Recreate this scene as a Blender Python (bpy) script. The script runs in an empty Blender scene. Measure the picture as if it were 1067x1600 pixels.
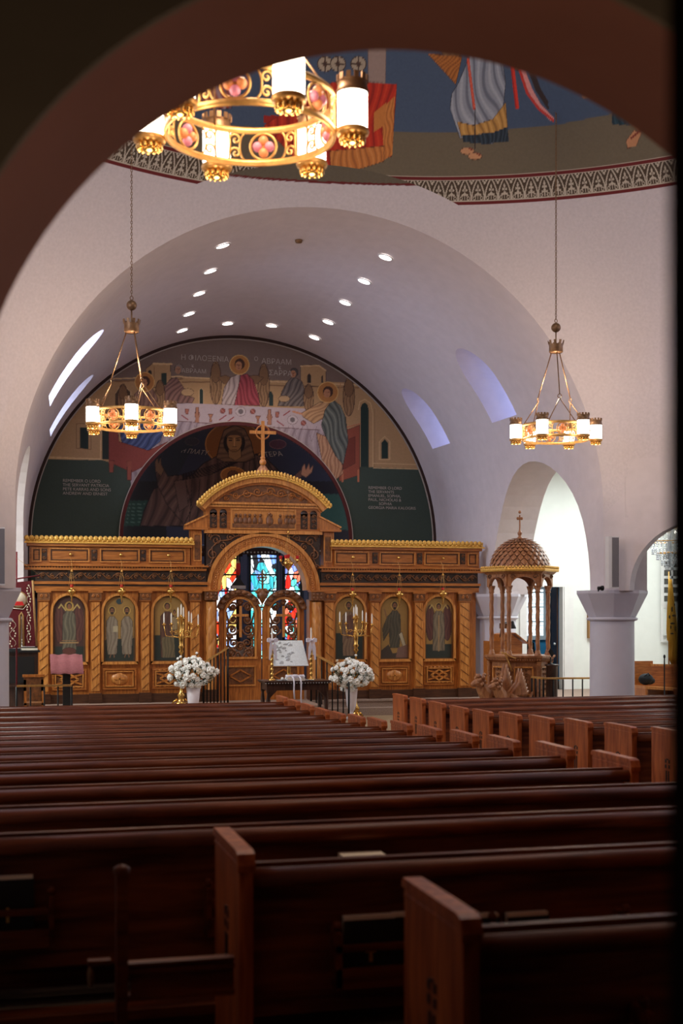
import bpy, bmesh, math, random
import numpy as np
from mathutils import Vector, Matrix
random.seed(7)
sc = bpy.context.scene
COL = sc.collection
PI = math.pi
# ---------------------------------------------------------------- camera, world, light, exposure
F = 2050.0; YAW = .2503
SN, CN = math.sin(YAW), math.cos(YAW)
CAM = (-4.62, 0.0, 2.13)
cd = bpy.data.cameras.new('camera'); cam = bpy.data.objects.new('camera', cd); COL.objects.link(cam)
cam.location = CAM; cam.rotation_euler = (PI/2, 0, -YAW)
cd.sensor_fit = 'VERTICAL'; cd.sensor_height = 36; cd.sensor_width = 24
cd.lens = 36*F/1600; cd.shift_y = 156/1600; cd.clip_start = .05
cd.dof.use_dof = True; cd.dof.focus_distance = 23.5; cd.dof.aperture_fstop = 2.8
sc.camera = cam
sc.view_settings.view_transform = 'Standard'; sc.view_settings.look = 'None'
sc.view_settings.gamma = 1; sc.view_settings.use_curve_mapping = False
sc.view_settings.exposure = 0.0
w = bpy.data.worlds.new('world'); sc.world = w; w.use_nodes = True
w.node_tree.nodes['Background'].inputs[0].default_value = (.55, .68, 1, 1)
w.node_tree.nodes['Background'].inputs[1].default_value = .35
try:
    sc.cycles.max_bounces = 7; sc.cycles.diffuse_bounces = 4; sc.cycles.glossy_bounces = 3
    sc.cycles.transmission_bounces = 4; sc.cycles.use_denoising = True
    sc.cycles.sample_clamp_indirect = 4; sc.cycles.caustics_reflective = False; sc.cycles.caustics_refractive = False
except Exception: pass
def area(name, loc, look, size, power, col, sy=None):
    l = bpy.data.lights.new(name, 'AREA'); l.energy = power; l.color = col
    l.shape = 'RECTANGLE'; l.size = size; l.size_y = sy or size
    o = bpy.data.objects.new(name, l); COL.objects.link(o); o.location = loc
    o.rotation_euler = (Vector(look)-Vector(loc)).to_track_quat('-Z', 'Y').to_euler(); return o
def point(name, loc, power, col, r=.05):
    l = bpy.data.lights.new(name, 'POINT'); l.energy = power; l.color = col; l.shadow_soft_size = r
    o = bpy.data.objects.new(name, l); COL.objects.link(o); o.location = loc; return o
# daylight through the windows of the sanctuary vault (both on the left side)
area('window_daylight', (-4.75, 21.8, 6.1), (3.9, 21.9, 3.2), 1.0, 185, (.54, .66, 1), 1.0)
area('window_daylight', (-4.75, 25.0, 6.0), (3.9, 25.0, 3.2), .9, 120, (.50, .64, 1), .9)
# added unseen fill lights in the dome and in the two side arms
area('dome_fill_light', (0, 11.6, 11.3), (0, 13.6, 0), 3.0, 205, (1, .88, .80), 3.0)
area('arm_fill_light', (-8.0, 12.4, 5.5), (3, 17.5, 4.6), 4.5, 190, (.80, .82, 1), 3.5)
area('arm_fill_light', (8.0, 12.4, 5.5), (-3, 18.5, 4.6), 4.5, 100, (.84, .84, 1), 3.5)
# ceiling lights of the side aisles, the side rooms and the vestry
area('aisle_light', (7.2, 22.4, 4.9), (7.2, 22.6, 0), 2.2, 265, (.90, .98, .98), 3.5)
area('aisle_light', (-7.2, 22.4, 4.9), (-7.2, 22.6, 0), 2.2, 330, (.90, .98, .98), 3.5)
for lx, ly, tgt, en in ((-2.55, 1.35, (-3.7, 2.9, 3.4), 28), (-5.0, 1.7, (-4.2, 2.8, 3.3), 9)):  # added out-of-view spots that brighten the doorway arch soffit
    sl = bpy.data.lights.new('narthex_fill_spot', 'SPOT'); sl.energy = en; sl.color = (1, .66, .50); sl.spot_size = 1.7; sl.spot_blend = .8; sl.shadow_soft_size = .15
    so = bpy.data.objects.new('narthex_fill_spot', sl); COL.objects.link(so); so.location = (lx, ly, 1.5); so.rotation_euler = (Vector(tgt)-Vector((lx, ly, 1.5))).to_track_quat('-Z', 'Y').to_euler()
area('aisle_light', (-6.2, 20.6, 4.7), (-4.9, 23.5, 3.0), 1.2, 110, (.90, .98, .98))  # extra light added to brighten the jamb of the left arch
area('vestry_light', (6.8, 27.2, 2.9), (6.8, 27.2, 0), 1.4, 26, (.7, .88, 1), 1.0)
area('apse_light', (0, 27.3, 5.0), (0, 26.6, 1), .6, 8, (.8, .85, 1), .4)
# ---------------------------------------------------------------- measuring helpers: photo ray -> point on a real plane
def ray(x, y):
    t = (x-533.5)/F; v = (956-y)/F
    return (SN+t*CN, CN-t*SN, v)
def PY(x, y, Y):
    r = ray(x, y); k = Y/r[1]; return Vector((CAM[0]+k*r[0], Y, CAM[2]+k*r[2]))
def XA(x, Y): return PY(x, 956, Y)[0]
def ZA(x, y, Y): return PY(x, y, Y)[2]
def project(P):
    dx = P[:, 0]-CAM[0]; dy = P[:, 1]; dz = P[:, 2]-CAM[2]
    D = np.maximum(dx*SN+dy*CN, .1)
    return 533.5+F*(dx*CN-dy*SN)/D, 956-F*dz/D
# ---------------------------------------------------------------- materials
def srgb(c):
    return tuple(((v/255)/12.92 if v/255 <= .04045 else ((v/255+.055)/1.055)**2.4) for v in c)
MATS = {}
def newmat(name):
    m = bpy.data.materials.new(name); m.use_nodes = True; MATS[name] = m
    return m, m.node_tree, m.node_tree.nodes['Principled BSDF']
def coords(nt, scale):
    tc = nt.nodes.new('ShaderNodeTexCoord'); mp = nt.nodes.new('ShaderNodeMapping')
    mp.inputs['Scale'].default_value = scale; nt.links.new(tc.outputs['Object'], mp.inputs[0]); return mp
def plain(name, col, rough=.6, metal=0, noise=.12, sc_=8, bump=.02, lin=False, scale=(1,1,1), spec=.4, coat=0):
    m, nt, b = newmat(name); c = col if lin else srgb(col)
    mp = coords(nt, scale); n = nt.nodes.new('ShaderNodeTexNoise'); n.inputs['Scale'].default_value = sc_
    n.inputs['Detail'].default_value = 5; nt.links.new(mp.outputs[0], n.inputs[0])
    r = nt.nodes.new('ShaderNodeValToRGB'); nt.links.new(n.outputs[0], r.inputs[0])
    r.color_ramp.elements[0].position = .3; r.color_ramp.elements[1].position = .7
    r.color_ramp.elements[0].color = tuple(v*(1-noise) for v in c)+(1,); r.color_ramp.elements[1].color = tuple(min(1, v*(1+noise)) for v in c)+(1,)
    nt.links.new(r.outputs[0], b.inputs['Base Color'])
    b.inputs['Roughness'].default_value = rough; b.inputs['Metallic'].default_value = metal
    b.inputs['Specular IOR Level'].default_value = spec; b.inputs['Coat Weight'].default_value = coat
    if bump:
        bp = nt.nodes.new('ShaderNodeBump'); bp.inputs['Strength'].default_value = 1; bp.inputs['Distance'].default_value = bump
        nt.links.new(n.outputs[0], bp.inputs['Height']); nt.links.new(bp.outputs[0], b.inputs['Normal'])
    return m
def wood(name, c1, c2, scale=(26, 26, 2.5), rough=.38, coat=.15, bump=.0015, spec=.5):
    m, nt, b = newmat(name); mp = coords(nt, scale)
    n = nt.nodes.new('ShaderNodeTexNoise'); n.inputs['Scale'].default_value = 1.6; n.inputs['Detail'].default_value = 8; n.inputs['Distortion'].default_value = .6
    nt.links.new(mp.outputs[0], n.inputs[0])
    r = nt.nodes.new('ShaderNodeValToRGB'); nt.links.new(n.outputs[0], r.inputs[0])
    r.color_ramp.elements[0].position = .34; r.color_ramp.elements[1].position = .68
    r.color_ramp.elements[0].color = srgb(c1)+(1,); r.color_ramp.elements[1].color = srgb(c2)+(1,)
    nt.links.new(r.outputs[0], b.inputs['Base Color']); b.inputs['Roughness'].default_value = rough
    b.inputs['Specular IOR Level'].default_value = spec; b.inputs['Coat Weight'].default_value = coat; b.inputs['Coat Roughness'].default_value = .25
    bp = nt.nodes.new('ShaderNodeBump'); bp.inputs['Distance'].default_value = bump
    nt.links.new(n.outputs[0], bp.inputs['Height']); nt.links.new(bp.outputs[0], b.inputs['Normal']); return m
def glow(name, col, s, base=(.8, .8, .8)):
    m, nt, b = newmat(name); b.inputs['Base Color'].default_value = base+(1,)
    b.inputs['Emission Color'].default_value = tuple(col)+(1,); b.inputs['Emission Strength'].default_value = s; return m
def painted(name, rough=.8, emit=0, bump=.003, sc_=25, metal=0):
    m, nt, b = newmat(name); a = nt.nodes.new('ShaderNodeAttribute'); a.attribute_name = 'Col'
    mp = coords(nt, (1, 1, 1)); n = nt.nodes.new('ShaderNodeTexNoise'); n.inputs['Scale'].default_value = sc_; n.inputs['Detail'].default_value = 4
    nt.links.new(mp.outputs[0], n.inputs[0])
    mr = nt.nodes.new('ShaderNodeMapRange'); mr.inputs['To Min'].default_value = .86; mr.inputs['To Max'].default_value = 1.1
    nt.links.new(n.outputs[0], mr.inputs[0])
    mx = nt.nodes.new('ShaderNodeVectorMath'); mx.operation = 'SCALE'
    nt.links.new(a.outputs['Color'], mx.inputs[0]); nt.links.new(mr.outputs[0], mx.inputs['Scale'])
    nt.links.new(mx.outputs[0], b.inputs['Base Color']); b.inputs['Roughness'].default_value = rough; b.inputs['Metallic'].default_value = metal
    if emit:
        nt.links.new(mx.outputs[0], b.inputs['Emission Color']); b.inputs['Emission Strength'].default_value = emit
    bp = nt.nodes.new('ShaderNodeBump'); bp.inputs['Distance'].default_value = bump
    nt.links.new(n.outputs[0], bp.inputs['Height']); nt.links.new(bp.outputs[0], b.inputs['Normal']); return m
M_PL = plain('plaster', (212, 202, 202), .85, noise=.035, sc_=5, bump=.006)
M_AISLE = plain('aisle_plaster', (226, 228, 222), .85, noise=.02, sc_=5, bump=.004)
M_COLM = plain('column_paint', (206, 202, 210), .6, noise=.02, sc_=6, bump=.004)
M_BOUNCEPL = plain('bounce_tinted_plaster', (160, 112, 92), .85, noise=.06, sc_=4, bump=.006)  # beige plaster with the reddish bounce light put into its colour
M_DARKW = plain('brown_wall_paint', (128, 120, 98), .8, noise=.08, sc_=3, bump=.004)
M_FRESCO = painted('fresco'); M_ICON = painted('icon_paint', .55, bump=.001)
M_GLASSW = painted('stained_glass', .3, emit=1.9, bump=.001)
M_OAK = wood('honey_oak', (142, 80, 28), (196, 120, 52))
M_OAKH = wood('honey_oak_level', (142, 80, 28), (192, 118, 52), scale=(2.5, 26, 26))
M_OAKL = wood('light_oak', (170, 104, 44), (214, 146, 74))
M_CARVE = wood('dark_carved_oak', (84, 48, 22), (136, 84, 42), scale=(9, 9, 9), rough=.5)
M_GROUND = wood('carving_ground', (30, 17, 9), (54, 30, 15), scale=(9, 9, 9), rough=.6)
M_PLINTH = wood('plinth_wood', (58, 32, 18), (84, 50, 30), scale=(2.5, 20, 20))
M_PEW = wood('pew_wood', (74, 31, 13), (130, 66, 30), scale=(1.2, 12, 12), rough=.46, coat=.0, spec=.28)
M_PEWE = wood('pew_end_wood', (140, 64, 26), (200, 110, 54), scale=(14, 14, 1.6), rough=.45, coat=.05, spec=.35)
M_WALN = wood('pulpit_wood', (128, 78, 44), (178, 120, 74), scale=(12, 12, 4), rough=.5)
M_DWOOD = wood('dark_table_wood', (36, 22, 16), (70, 44, 32), scale=(12, 3, 3), rough=.35)
M_GOLD = plain('gold_leaf', (226, 178, 88), .42, .35, noise=.18, sc_=30, bump=.004)
M_BRASS = plain('antique_brass', (204, 158, 92), .40, .6, noise=.2, sc_=20, bump=.002)
M_DBRASS = plain('dark_brass', (136, 104, 74), .45, .6, noise=.2, sc_=20, bump=.002)
M_POLB = plain('polished_brass', (222, 176, 98), .22, .95, noise=.1, sc_=20, bump=0)
M_SILV = plain('silver', (200, 206, 210), .30, .8, noise=.1, sc_=12, bump=.0006)
M_IRON = plain('black_iron', (26, 24, 24), .5, .4, noise=.1, bump=0)
M_WHITE = plain('white_paint', (225, 223, 220), .5, noise=.03, bump=0)
M_PORC = plain('white_vase_glaze', (226, 216, 220), .35, noise=.03, bump=0)
M_PETAL = plain('white_petals', (246, 246, 240), .7, noise=.06, sc_=20, bump=.004)
M_CREAM = plain('cream_petals', (214, 200, 176), .7, noise=.06, sc_=20, bump=.004)
M_LEAF = plain('green_leaves', (42, 62, 34), .6, noise=.3, sc_=20, bump=.002)
M_WAX = plain('candle_wax', (236, 228, 216), .5, noise=.03, bump=0)
M_RIB = plain('white_satin', (224, 220, 230), .45, noise=.05, bump=.002)
M_CARPET = plain('grey_carpet', (150, 128, 114), .95, noise=.25, sc_=60, bump=.004)
M_FLOOR = plain('terrazzo_floor', (150, 128, 100), .6, noise=.12, sc_=30, bump=.001)
M_FLOOR2 = plain('brown_carpet', (62, 48, 38), .95, noise=.2, sc_=60, bump=.004)
M_BLACK = plain('black_paint', (20, 19, 20), .55, noise=.1, bump=0)
M_NAVY = plain('slate_blue_plaster', (70, 76, 98), .8, noise=.08, sc_=4, bump=.003)
M_MAROON = plain('maroon_paint', (82, 30, 30), .8, noise=.1, bump=0)
M_DBROWN = plain('dark_brown_paint', (52, 32, 28), .8, noise=.1, bump=0)
M_REDGL = glow('ruby_glass', (.6, .02, .02), .06, (.5, .01, .01))
M_LAMP = glow('lamp_glass', (1, .90, .74), 9.0)
M_LAMPD = glow('lamp_glass_bright', (1, .90, .74), 9.0)
M_DOWN = glow('downlight_glass', (1, .97, .95), 7.0)
M_SKYP = glow('window_sky', (.62, .76, 1), 3.6)
M_SKYB = glow('window_sky_blue', (.36, .46, 1), 5.0)
M_EMB = plain('embossed_silver', (222, 232, 236), .30, .25, noise=.12, sc_=55, bump=.003)
M_BLIND = glow('backlit_blind', (.70, .90, 1), 1.6)
M_CYAN = plain('cyan_wall_paint', (64, 150, 190), .8, noise=.03, bump=0)
M_AMBER = glow('amber_glass', (.75, .22, .05), .5, (.6, .2, .08)); M_PINKG = glow('rose_glass', (.6, .16, .2), .4, (.6, .2, .25))
M_MAUVE = plain('mauve_cloth', (134, 76, 78), .85, noise=.1, sc_=30, bump=.003)
M_REDCL = plain('crimson_banner_cloth', (92, 18, 26), .85, noise=.15, sc_=40, bump=.002)
M_TAN = plain('tan_fringe', (150, 112, 66), .8, noise=.3, sc_=80, bump=.003)
M_FLAG = plain('yellow_flag_cloth', (222, 168, 56), .75, noise=.1, sc_=6, bump=.004)
M_PAPER = plain('white_paper', (248, 240, 216), .8, noise=.05, bump=0)
M_BOOKC = plain('black_book_cloth', (22, 24, 26), .6, noise=.1, bump=0)
M_GREY = plain('grey_speaker_mesh', (120, 116, 118), .7, noise=.15, sc_=200, bump=.001)
M_DGLASS = plain('dark_window_glass', (86, 84, 80), .2, noise=.1, bump=0)
M_BAG = plain('dark_bag_cloth', (26, 30, 34), .8, noise=.1, bump=.004)
M_INSC = plain('inscription_paint', (176, 168, 158), .8, noise=.05, bump=0)
M_CRYS = plain('cut_crystal', (225, 232, 235), .08, 0, noise=.15, sc_=40, bump=.01, spec=1)
M_NATTAN = plain('ochre_cord', (190, 140, 70), .8, noise=.1, bump=0)
# ---------------------------------------------------------------- mesh builder
class MB:
    def __init__(s): s.v = []; s.f = []; s.m = []; s.sm = []; s.mats = []
    def mi(s, m):
        if m not in s.mats: s.mats.append(m)
        return s.mats.index(m)
    def add(s, vs, fs, m, smooth=False):
        o = len(s.v); i = s.mi(m); s.v.extend([tuple(v) for v in vs])
        for f in fs: s.f.append([o+k for k in f]); s.m.append(i); s.sm.append(smooth)
        return s
    def box(s, x0, x1, y0, y1, z0, z1, m):
        vs = [(x, y, z) for z in (z0, z1) for y in (y0, y1) for x in (x0, x1)]
        return s.add(vs, [(0,2,3,1), (4,5,7,6), (0,1,5,4), (2,6,7,3), (0,4,6,2), (1,3,7,5)], m)
    def obox(s, c, ax, ay, az, m):   # oriented box: centre and three half-axis vectors
        c, ax, ay, az = map(Vector, (c, ax, ay, az))
        vs = [c+ax*i+ay*j+az*k for k in (-1, 1) for j in (-1, 1) for i in (-1, 1)]
        return s.add(vs, [(0,2,3,1), (4,5,7,6), (0,1,5,4), (2,6,7,3), (0,4,6,2), (1,3,7,5)], m)
    def bar(s, a, b, wd, h, m, up=(0, 0, 1)):
        a, b = Vector(a), Vector(b); d = b-a; u = Vector(up); sd = d.cross(u).normalized(); u = sd.cross(d).normalized()
        return s.obox((a+b)/2, d/2, sd*wd/2, u*h/2, m)
    def lathe(s, prof, c, m, seg=16, a0=0, a1=2*PI, smooth=True, twist=None, axis='z'):
        full = abs(a1-a0-2*PI) < 1e-6; n = seg if full else seg+1; vs = []; fs = []
        for r, z in prof:
            for k in range(n):
                a = a0+(a1-a0)*k/seg; rr = r*(twist(a, z) if twist else 1)
                p = (rr*math.cos(a), rr*math.sin(a), z)
                if axis == 'y': p = (p[0], p[2], p[1])
                if axis == 'x': p = (p[2], p[0], p[1])
                vs.append((c[0]+p[0], c[1]+p[1], c[2]+p[2]))
        for i in range(len(prof)-1):
            for k in range(seg):
                k2 = (k+1) % n; fs.append((i*n+k, i*n+k2, (i+1)*n+k2, (i+1)*n+k))
        return s.add(vs, fs, m, smooth)
    def tube(s, pts, r, m, seg=6, smooth=True, closed=False, rs=None):
        pts = [Vector(p) for p in pts]; n = len(pts); vs = []; fs = []; u = None
        for i, p in enumerate(pts):
            if closed: t = pts[(i+1) % n]-pts[i-1]
            else: t = pts[min(i+1, n-1)]-pts[max(i-1, 0)]
            t.normalize()
            if u is None: u = t.orthogonal().normalized()
            u = (u-t*u.dot(t)); u = u.normalized() if u.length > 1e-6 else t.orthogonal().normalized()
            w_ = t.cross(u); rr = rs[i] if rs else r
            for k in range(seg):
                a = 2*PI*k/seg; vs.append(p+(u*math.cos(a)+w_*math.sin(a))*rr)
        for i in range(n if closed else n-1):
            j = (i+1) % n
            for k in range(seg): fs.append((i*seg+k, i*seg+(k+1) % seg, j*seg+(k+1) % seg, j*seg+k))
        if not closed:
            fs.append(tuple(range(seg))[::-1]); fs.append(tuple((n-1)*seg+k for k in range(seg)))
        return s.add(vs, fs, m, smooth)
    def prism(s, poly, d, m, frame=None, smooth=False):  # poly in (a,b), extruded by d; frame(a,b,t)->xyz
        n = len(poly); fr = frame or (lambda a, b, t: (a, t, b))
        vs = [fr(a, b, 0) for a, b in poly]+[fr(a, b, d) for a, b in poly]
        fs = [tuple(range(n)), tuple(range(2*n-1, n-1, -1))]+[(i, i+n, (i+1) % n+n, (i+1) % n) for i in range(n)]
        return s.add(vs, fs, m, smooth)
    def ring(s, outer, inner, d, m, frame=None):   # strip between two open polylines of equal length, extruded
        n = len(outer); fr = frame or (lambda a, b, t: (a, t, b))
        vs = [fr(a, b, t) for t in (0, d) for L in (outer, inner) for a, b in L]
        fs = []
        for i in range(n-1):
            fs += [(i, i+1, n+i+1, n+i), (2*n+i, 3*n+i, 3*n+i+1, 2*n+i+1), (i, 2*n+i, 2*n+i+1, i+1), (n+i, n+i+1, 3*n+i+1, 3*n+i)]
        fs += [(0, n, 3*n, 2*n), (n-1, 3*n-1, 4*n-1, 2*n-1)]
        return s.add(vs, fs, m)
    def ball(s, c, r, m, seg=10, rings=6, sq=(1, 1, 1), rot=None):
        vs = []; fs = []
        for i in range(rings+1):
            th = PI*i/rings
            for k in range(seg):
                a = 2*PI*k/seg; p = Vector((r*sq[0]*math.sin(th)*math.cos(a), r*sq[1]*math.sin(th)*math.sin(a), r*sq[2]*math.cos(th)))
                if rot: p = rot @ p
                vs.append((c[0]+p[0], c[1]+p[1], c[2]+p[2]))
        for i in range(rings):
            for k in range(seg): fs.append((i*seg+k, (i+1)*seg+k, (i+1)*seg+(k+1) % seg, i*seg+(k+1) % seg))
        return s.add(vs, fs, m, True)
    def build(s, name, parent=None, **kw):
        me = bpy.data.meshes.new(name); off = Vector((0, 0, 0))
        if parent is not None: off = Vector(parent.get('org', (0, 0, 0)))
        elif 'org' in kw: off = Vector(kw['org'])
        vs = [(v[0]-off[0], v[1]-off[1], v[2]-off[2]) for v in s.v]
        me.from_pydata(vs, [], s.f); me.polygons.foreach_set('material_index', s.m); me.polygons.foreach_set('use_smooth', s.sm)
        for m in s.mats: me.materials.append(m)
        me.update(); o = bpy.data.objects.new(name, me); COL.objects.link(o)
        if parent is not None: o.parent = parent; o['org'] = tuple(off)
        elif 'org' in kw: o.location = off; o['org'] = tuple(off)
        else: o['org'] = (0., 0., 0.)
        for k in ('label', 'category', 'group', 'kind'):
            if kw.get(k): o[k] = kw[k]
        return o
def thing(name, label, cat, loc, group=None):
    o = bpy.data.objects.new(name, None); COL.objects.link(o); o.location = loc; o['org'] = tuple(float(v) for v in loc)
    o['label'] = label; o['category'] = cat
    if group: o['group'] = group
    return o
def copy_tree(o, parent=None, loc=None, label=None):
    kids = [c for c in ALLKIDS(o)]
    c = o.copy(); COL.objects.link(c); c.parent = parent
    if loc is not None: c.location = loc
    if label: c['label'] = label
    for ch in kids: copy_tree(ch, c)
    return c
def ALLKIDS(o): return [c for c in bpy.data.objects if c.parent == o] if False else list(o.children)
def rename(o, n): o.name = n; return o
def arc(cx, cz, rx, rz, a0, a1, n):
    return [(cx+rx*math.cos(a0+(a1-a0)*i/n), cz+rz*math.sin(a0+(a1-a0)*i/n)) for i in range(n+1)]
def fixn(o):
    b = bmesh.new(); b.from_mesh(o.data); bmesh.ops.remove_doubles(b, verts=b.verts, dist=1e-5); bmesh.ops.recalc_face_normals(b, faces=b.faces); b.to_mesh(o.data); b.free()
def carve(obj, cutters):     # cut openings with booleans, bake the result, drop the cutters
    for q in [obj]+cutters: fixn(q)
    for c in cutters:
        md = obj.modifiers.new('cut', 'BOOLEAN'); md.operation = 'DIFFERENCE'; md.object = c; md.solver = 'EXACT'
    bpy.context.view_layer.update()
    ev = obj.evaluated_get(bpy.context.evaluated_depsgraph_get()); me = bpy.data.meshes.new_from_object(ev)
    obj.modifiers.clear(); old = obj.data; obj.data = me; bpy.data.meshes.remove(old)
    for c in cutters: bpy.data.objects.remove(c, do_unlink=True)
def arched_cutter(y0, y1, z0, zs, rz, x0, x1, frame=None):
    cy = (y0+y1)/2; r = (y1-y0)/2
    poly = [(y0, z0)]+[(p[0], p[1]) for p in arc(cy, zs, r, rz, PI, 0, 24)]+[(y1, z0)]
    fr = frame or (lambda a, b, t: (x0+t, a, b))
    return MB().prism(poly, x1-x0, M_PL, fr).build('opening')
def text(body, parent, loc, size, mat=None, align='LEFT', rot=(PI/2, 0, 0), name='inscription', space=1.0):
    c = bpy.data.curves.new(name, 'FONT'); c.body = body; c.size = size; c.align_x = align; c.extrude = .001; c.space_line = space
    c.materials.append(mat or M_INSC); o = bpy.data.objects.new(name, c); COL.objects.link(o)
    off = Vector(parent['org']) if parent else Vector((0, 0, 0))
    o.parent = parent; o.location = Vector(loc)-off; o.rotation_euler = rot; return o
# ---------------------------------------------------------------- painter: draws flat paint areas for the frescoes and icons
class Canvas:
    def __init__(s, x0, y0, x1, y1, S, bg, fa=.75):
        s.fa = fa
        s.x0, s.y0, s.S = x0, y0, S; s.W = int((x1-x0)*S); s.H = int((y1-y0)*S)
        s.a = np.empty((s.H, s.W, 3), np.float32); s.a[:] = srgb(bg)
        s.yy, s.xx = np.mgrid[0:s.H, 0:s.W].astype(np.float32); s.xx = s.xx/S+x0+.5/S; s.yy = s.yy/S+y0+.5/S
    def mask(s, pts):
        P = np.array(pts, np.float32); x0, y0 = P.min(0); x1, y1 = P.max(0)
        i0 = max(0, int((y0-s.y0)*s.S)-1); i1 = min(s.H, int((y1-s.y0)*s.S)+2); j0 = max(0, int((x0-s.x0)*s.S)-1); j1 = min(s.W, int((x1-s.x0)*s.S)+2)
        if i1 <= i0 or j1 <= j0: return None
        X = s.xx[i0:i1, j0:j1]; Y = s.yy[i0:i1, j0:j1]; m = np.zeros(X.shape, bool)
        n = len(P)
        for k in range(n):
            ax, ay = P[k]; bx, by = P[(k+1) % n]
            if ay == by: continue
            c = ((ay > Y) != (by > Y)) & (X < (bx-ax)*(Y-ay)/(by-ay)+ax); m ^= c
        return (slice(i0, i1), slice(j0, j1)), m
    def poly(s, col, pts, fold=None, line=None, lw=.7):
        r = s.mask(pts)
        if r is None: return s
        sl, m = r; s.a[sl][m] = srgb(col)
        if fold:   # (angle_deg, period, dark colour, light colour)
            ang, per, dk, lt = fold; X = s.xx[sl]; Y = s.yy[sl]; a = math.radians(ang)
            u = X*math.cos(a)+Y*math.sin(a); v = -X*math.sin(a)+Y*math.cos(a)
            ph = u/per*2*PI*.9+1.9*np.sin(v/per*.8+u/per*.5)+1.1*np.sin(v/per*.37+1)+.8*np.sin(u/per*2.3); q = np.sin(ph)
            A = s.a[sl]; d_ = (np.clip((q-.45)/.5, 0, 1)*s.fa)[..., None]; l_ = (np.clip((-q-.5)/.5, 0, 1)*s.fa*.6)[..., None]
            N_ = A*(1-d_)+np.array(srgb(dk), np.float32)*d_; N_ = N_*(1-l_)+np.array(srgb(lt), np.float32)*l_; A[m] = N_[m]
        if line: s.line(line, lw, list(pts)+[pts[0]])
        return s
    def line(s, col, lw, pts):
        for (ax, ay), (bx, by) in zip(pts[:-1], pts[1:]):
            h = lw/2+.3; x0, x1 = min(ax, bx)-h, max(ax, bx)+h; y0, y1 = min(ay, by)-h, max(ay, by)+h
            i0 = max(0, int((y0-s.y0)*s.S)-1); i1 = min(s.H, int((y1-s.y0)*s.S)+2); j0 = max(0, int((x0-s.x0)*s.S)-1); j1 = min(s.W, int((x1-s.x0)*s.S)+2)
            if i1 <= i0 or j1 <= j0: continue
            X = s.xx[i0:i1, j0:j1]; Y = s.yy[i0:i1, j0:j1]; dx, dy = bx-ax, by-ay; L = dx*dx+dy*dy+1e-9
            t = np.clip(((X-ax)*dx+(Y-ay)*dy)/L, 0, 1); d = np.hypot(X-ax-t*dx, Y-ay-t*dy)
            s.a[i0:i1, j0:j1][d < lw/2] = srgb(col)
        return s
    def ell(s, col, cx, cy, rx, ry, line=None, lw=.7, fold=None):
        return s.poly(col, [(cx+rx*math.cos(2*PI*k/28), cy+ry*math.sin(2*PI*k/28)) for k in range(28)], fold, line, lw)
    def sample(s, x, y, gain=1.0):
        a = s.a
        j = np.clip(((x-s.x0)*s.S-.5), 0, s.W-1.001); i = np.clip(((y-s.y0)*s.S-.5), 0, s.H-1.001)
        j0 = j.astype(int); i0 = i.astype(int); fj = (j-j0)[:, None]; fi = (i-i0)[:, None]
        j1 = np.minimum(j0+1, s.W-1); i1 = np.minimum(i0+1, s.H-1)
        c = a[i0, j0]*(1-fj)*(1-fi)+a[i0, j1]*fj*(1-fi)+a[i1, j0]*(1-fj)*fi+a[i1, j1]*fj*fi
        return np.clip(c*gain, 0, .95)
def grid_mesh(name, P, colors, mask, mat, smooth=True, flip=False):
    """P (R,C,3) positions, colors (R*C,3), mask (R-1,C-1) cells kept"""
    R, C = P.shape[:2]; idx = np.arange(R*C).reshape(R, C)
    q = np.stack([idx[:-1, :-1], idx[:-1, 1:], idx[1:, 1:], idx[1:, :-1]], -1)
    q = q[mask] if mask is not None else q.reshape(-1, 4)
    if flip: q = q[:, ::-1]
    used, inv = np.unique(q, return_inverse=True); q = inv.reshape(q.shape)
    V = P.reshape(-1, 3)[used]; cc = colors[used]
    me = bpy.data.meshes.new(name); me.vertices.add(len(V)); me.vertices.foreach_set('co', V.astype(np.float32).ravel())
    me.loops.add(q.size); me.loops.foreach_set('vertex_index', q.astype(np.int32).ravel())
    me.polygons.add(len(q)); me.polygons.foreach_set('loop_start', np.arange(0, q.size, 4, dtype=np.int32))
    me.update(calc_edges=True); me.polygons.foreach_set('use_smooth', np.full(len(q), smooth))
    at = me.color_attributes.new('Col', 'FLOAT_COLOR', 'POINT')
    at.data.foreach_set('color', np.hstack([cc, np.ones((len(cc), 1))]).astype(np.float32).ravel())
    me.materials.append(mat); me.validate(); o = bpy.data.objects.new(name, me); COL.objects.link(o); o['org'] = (0., 0., 0.); return o
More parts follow.
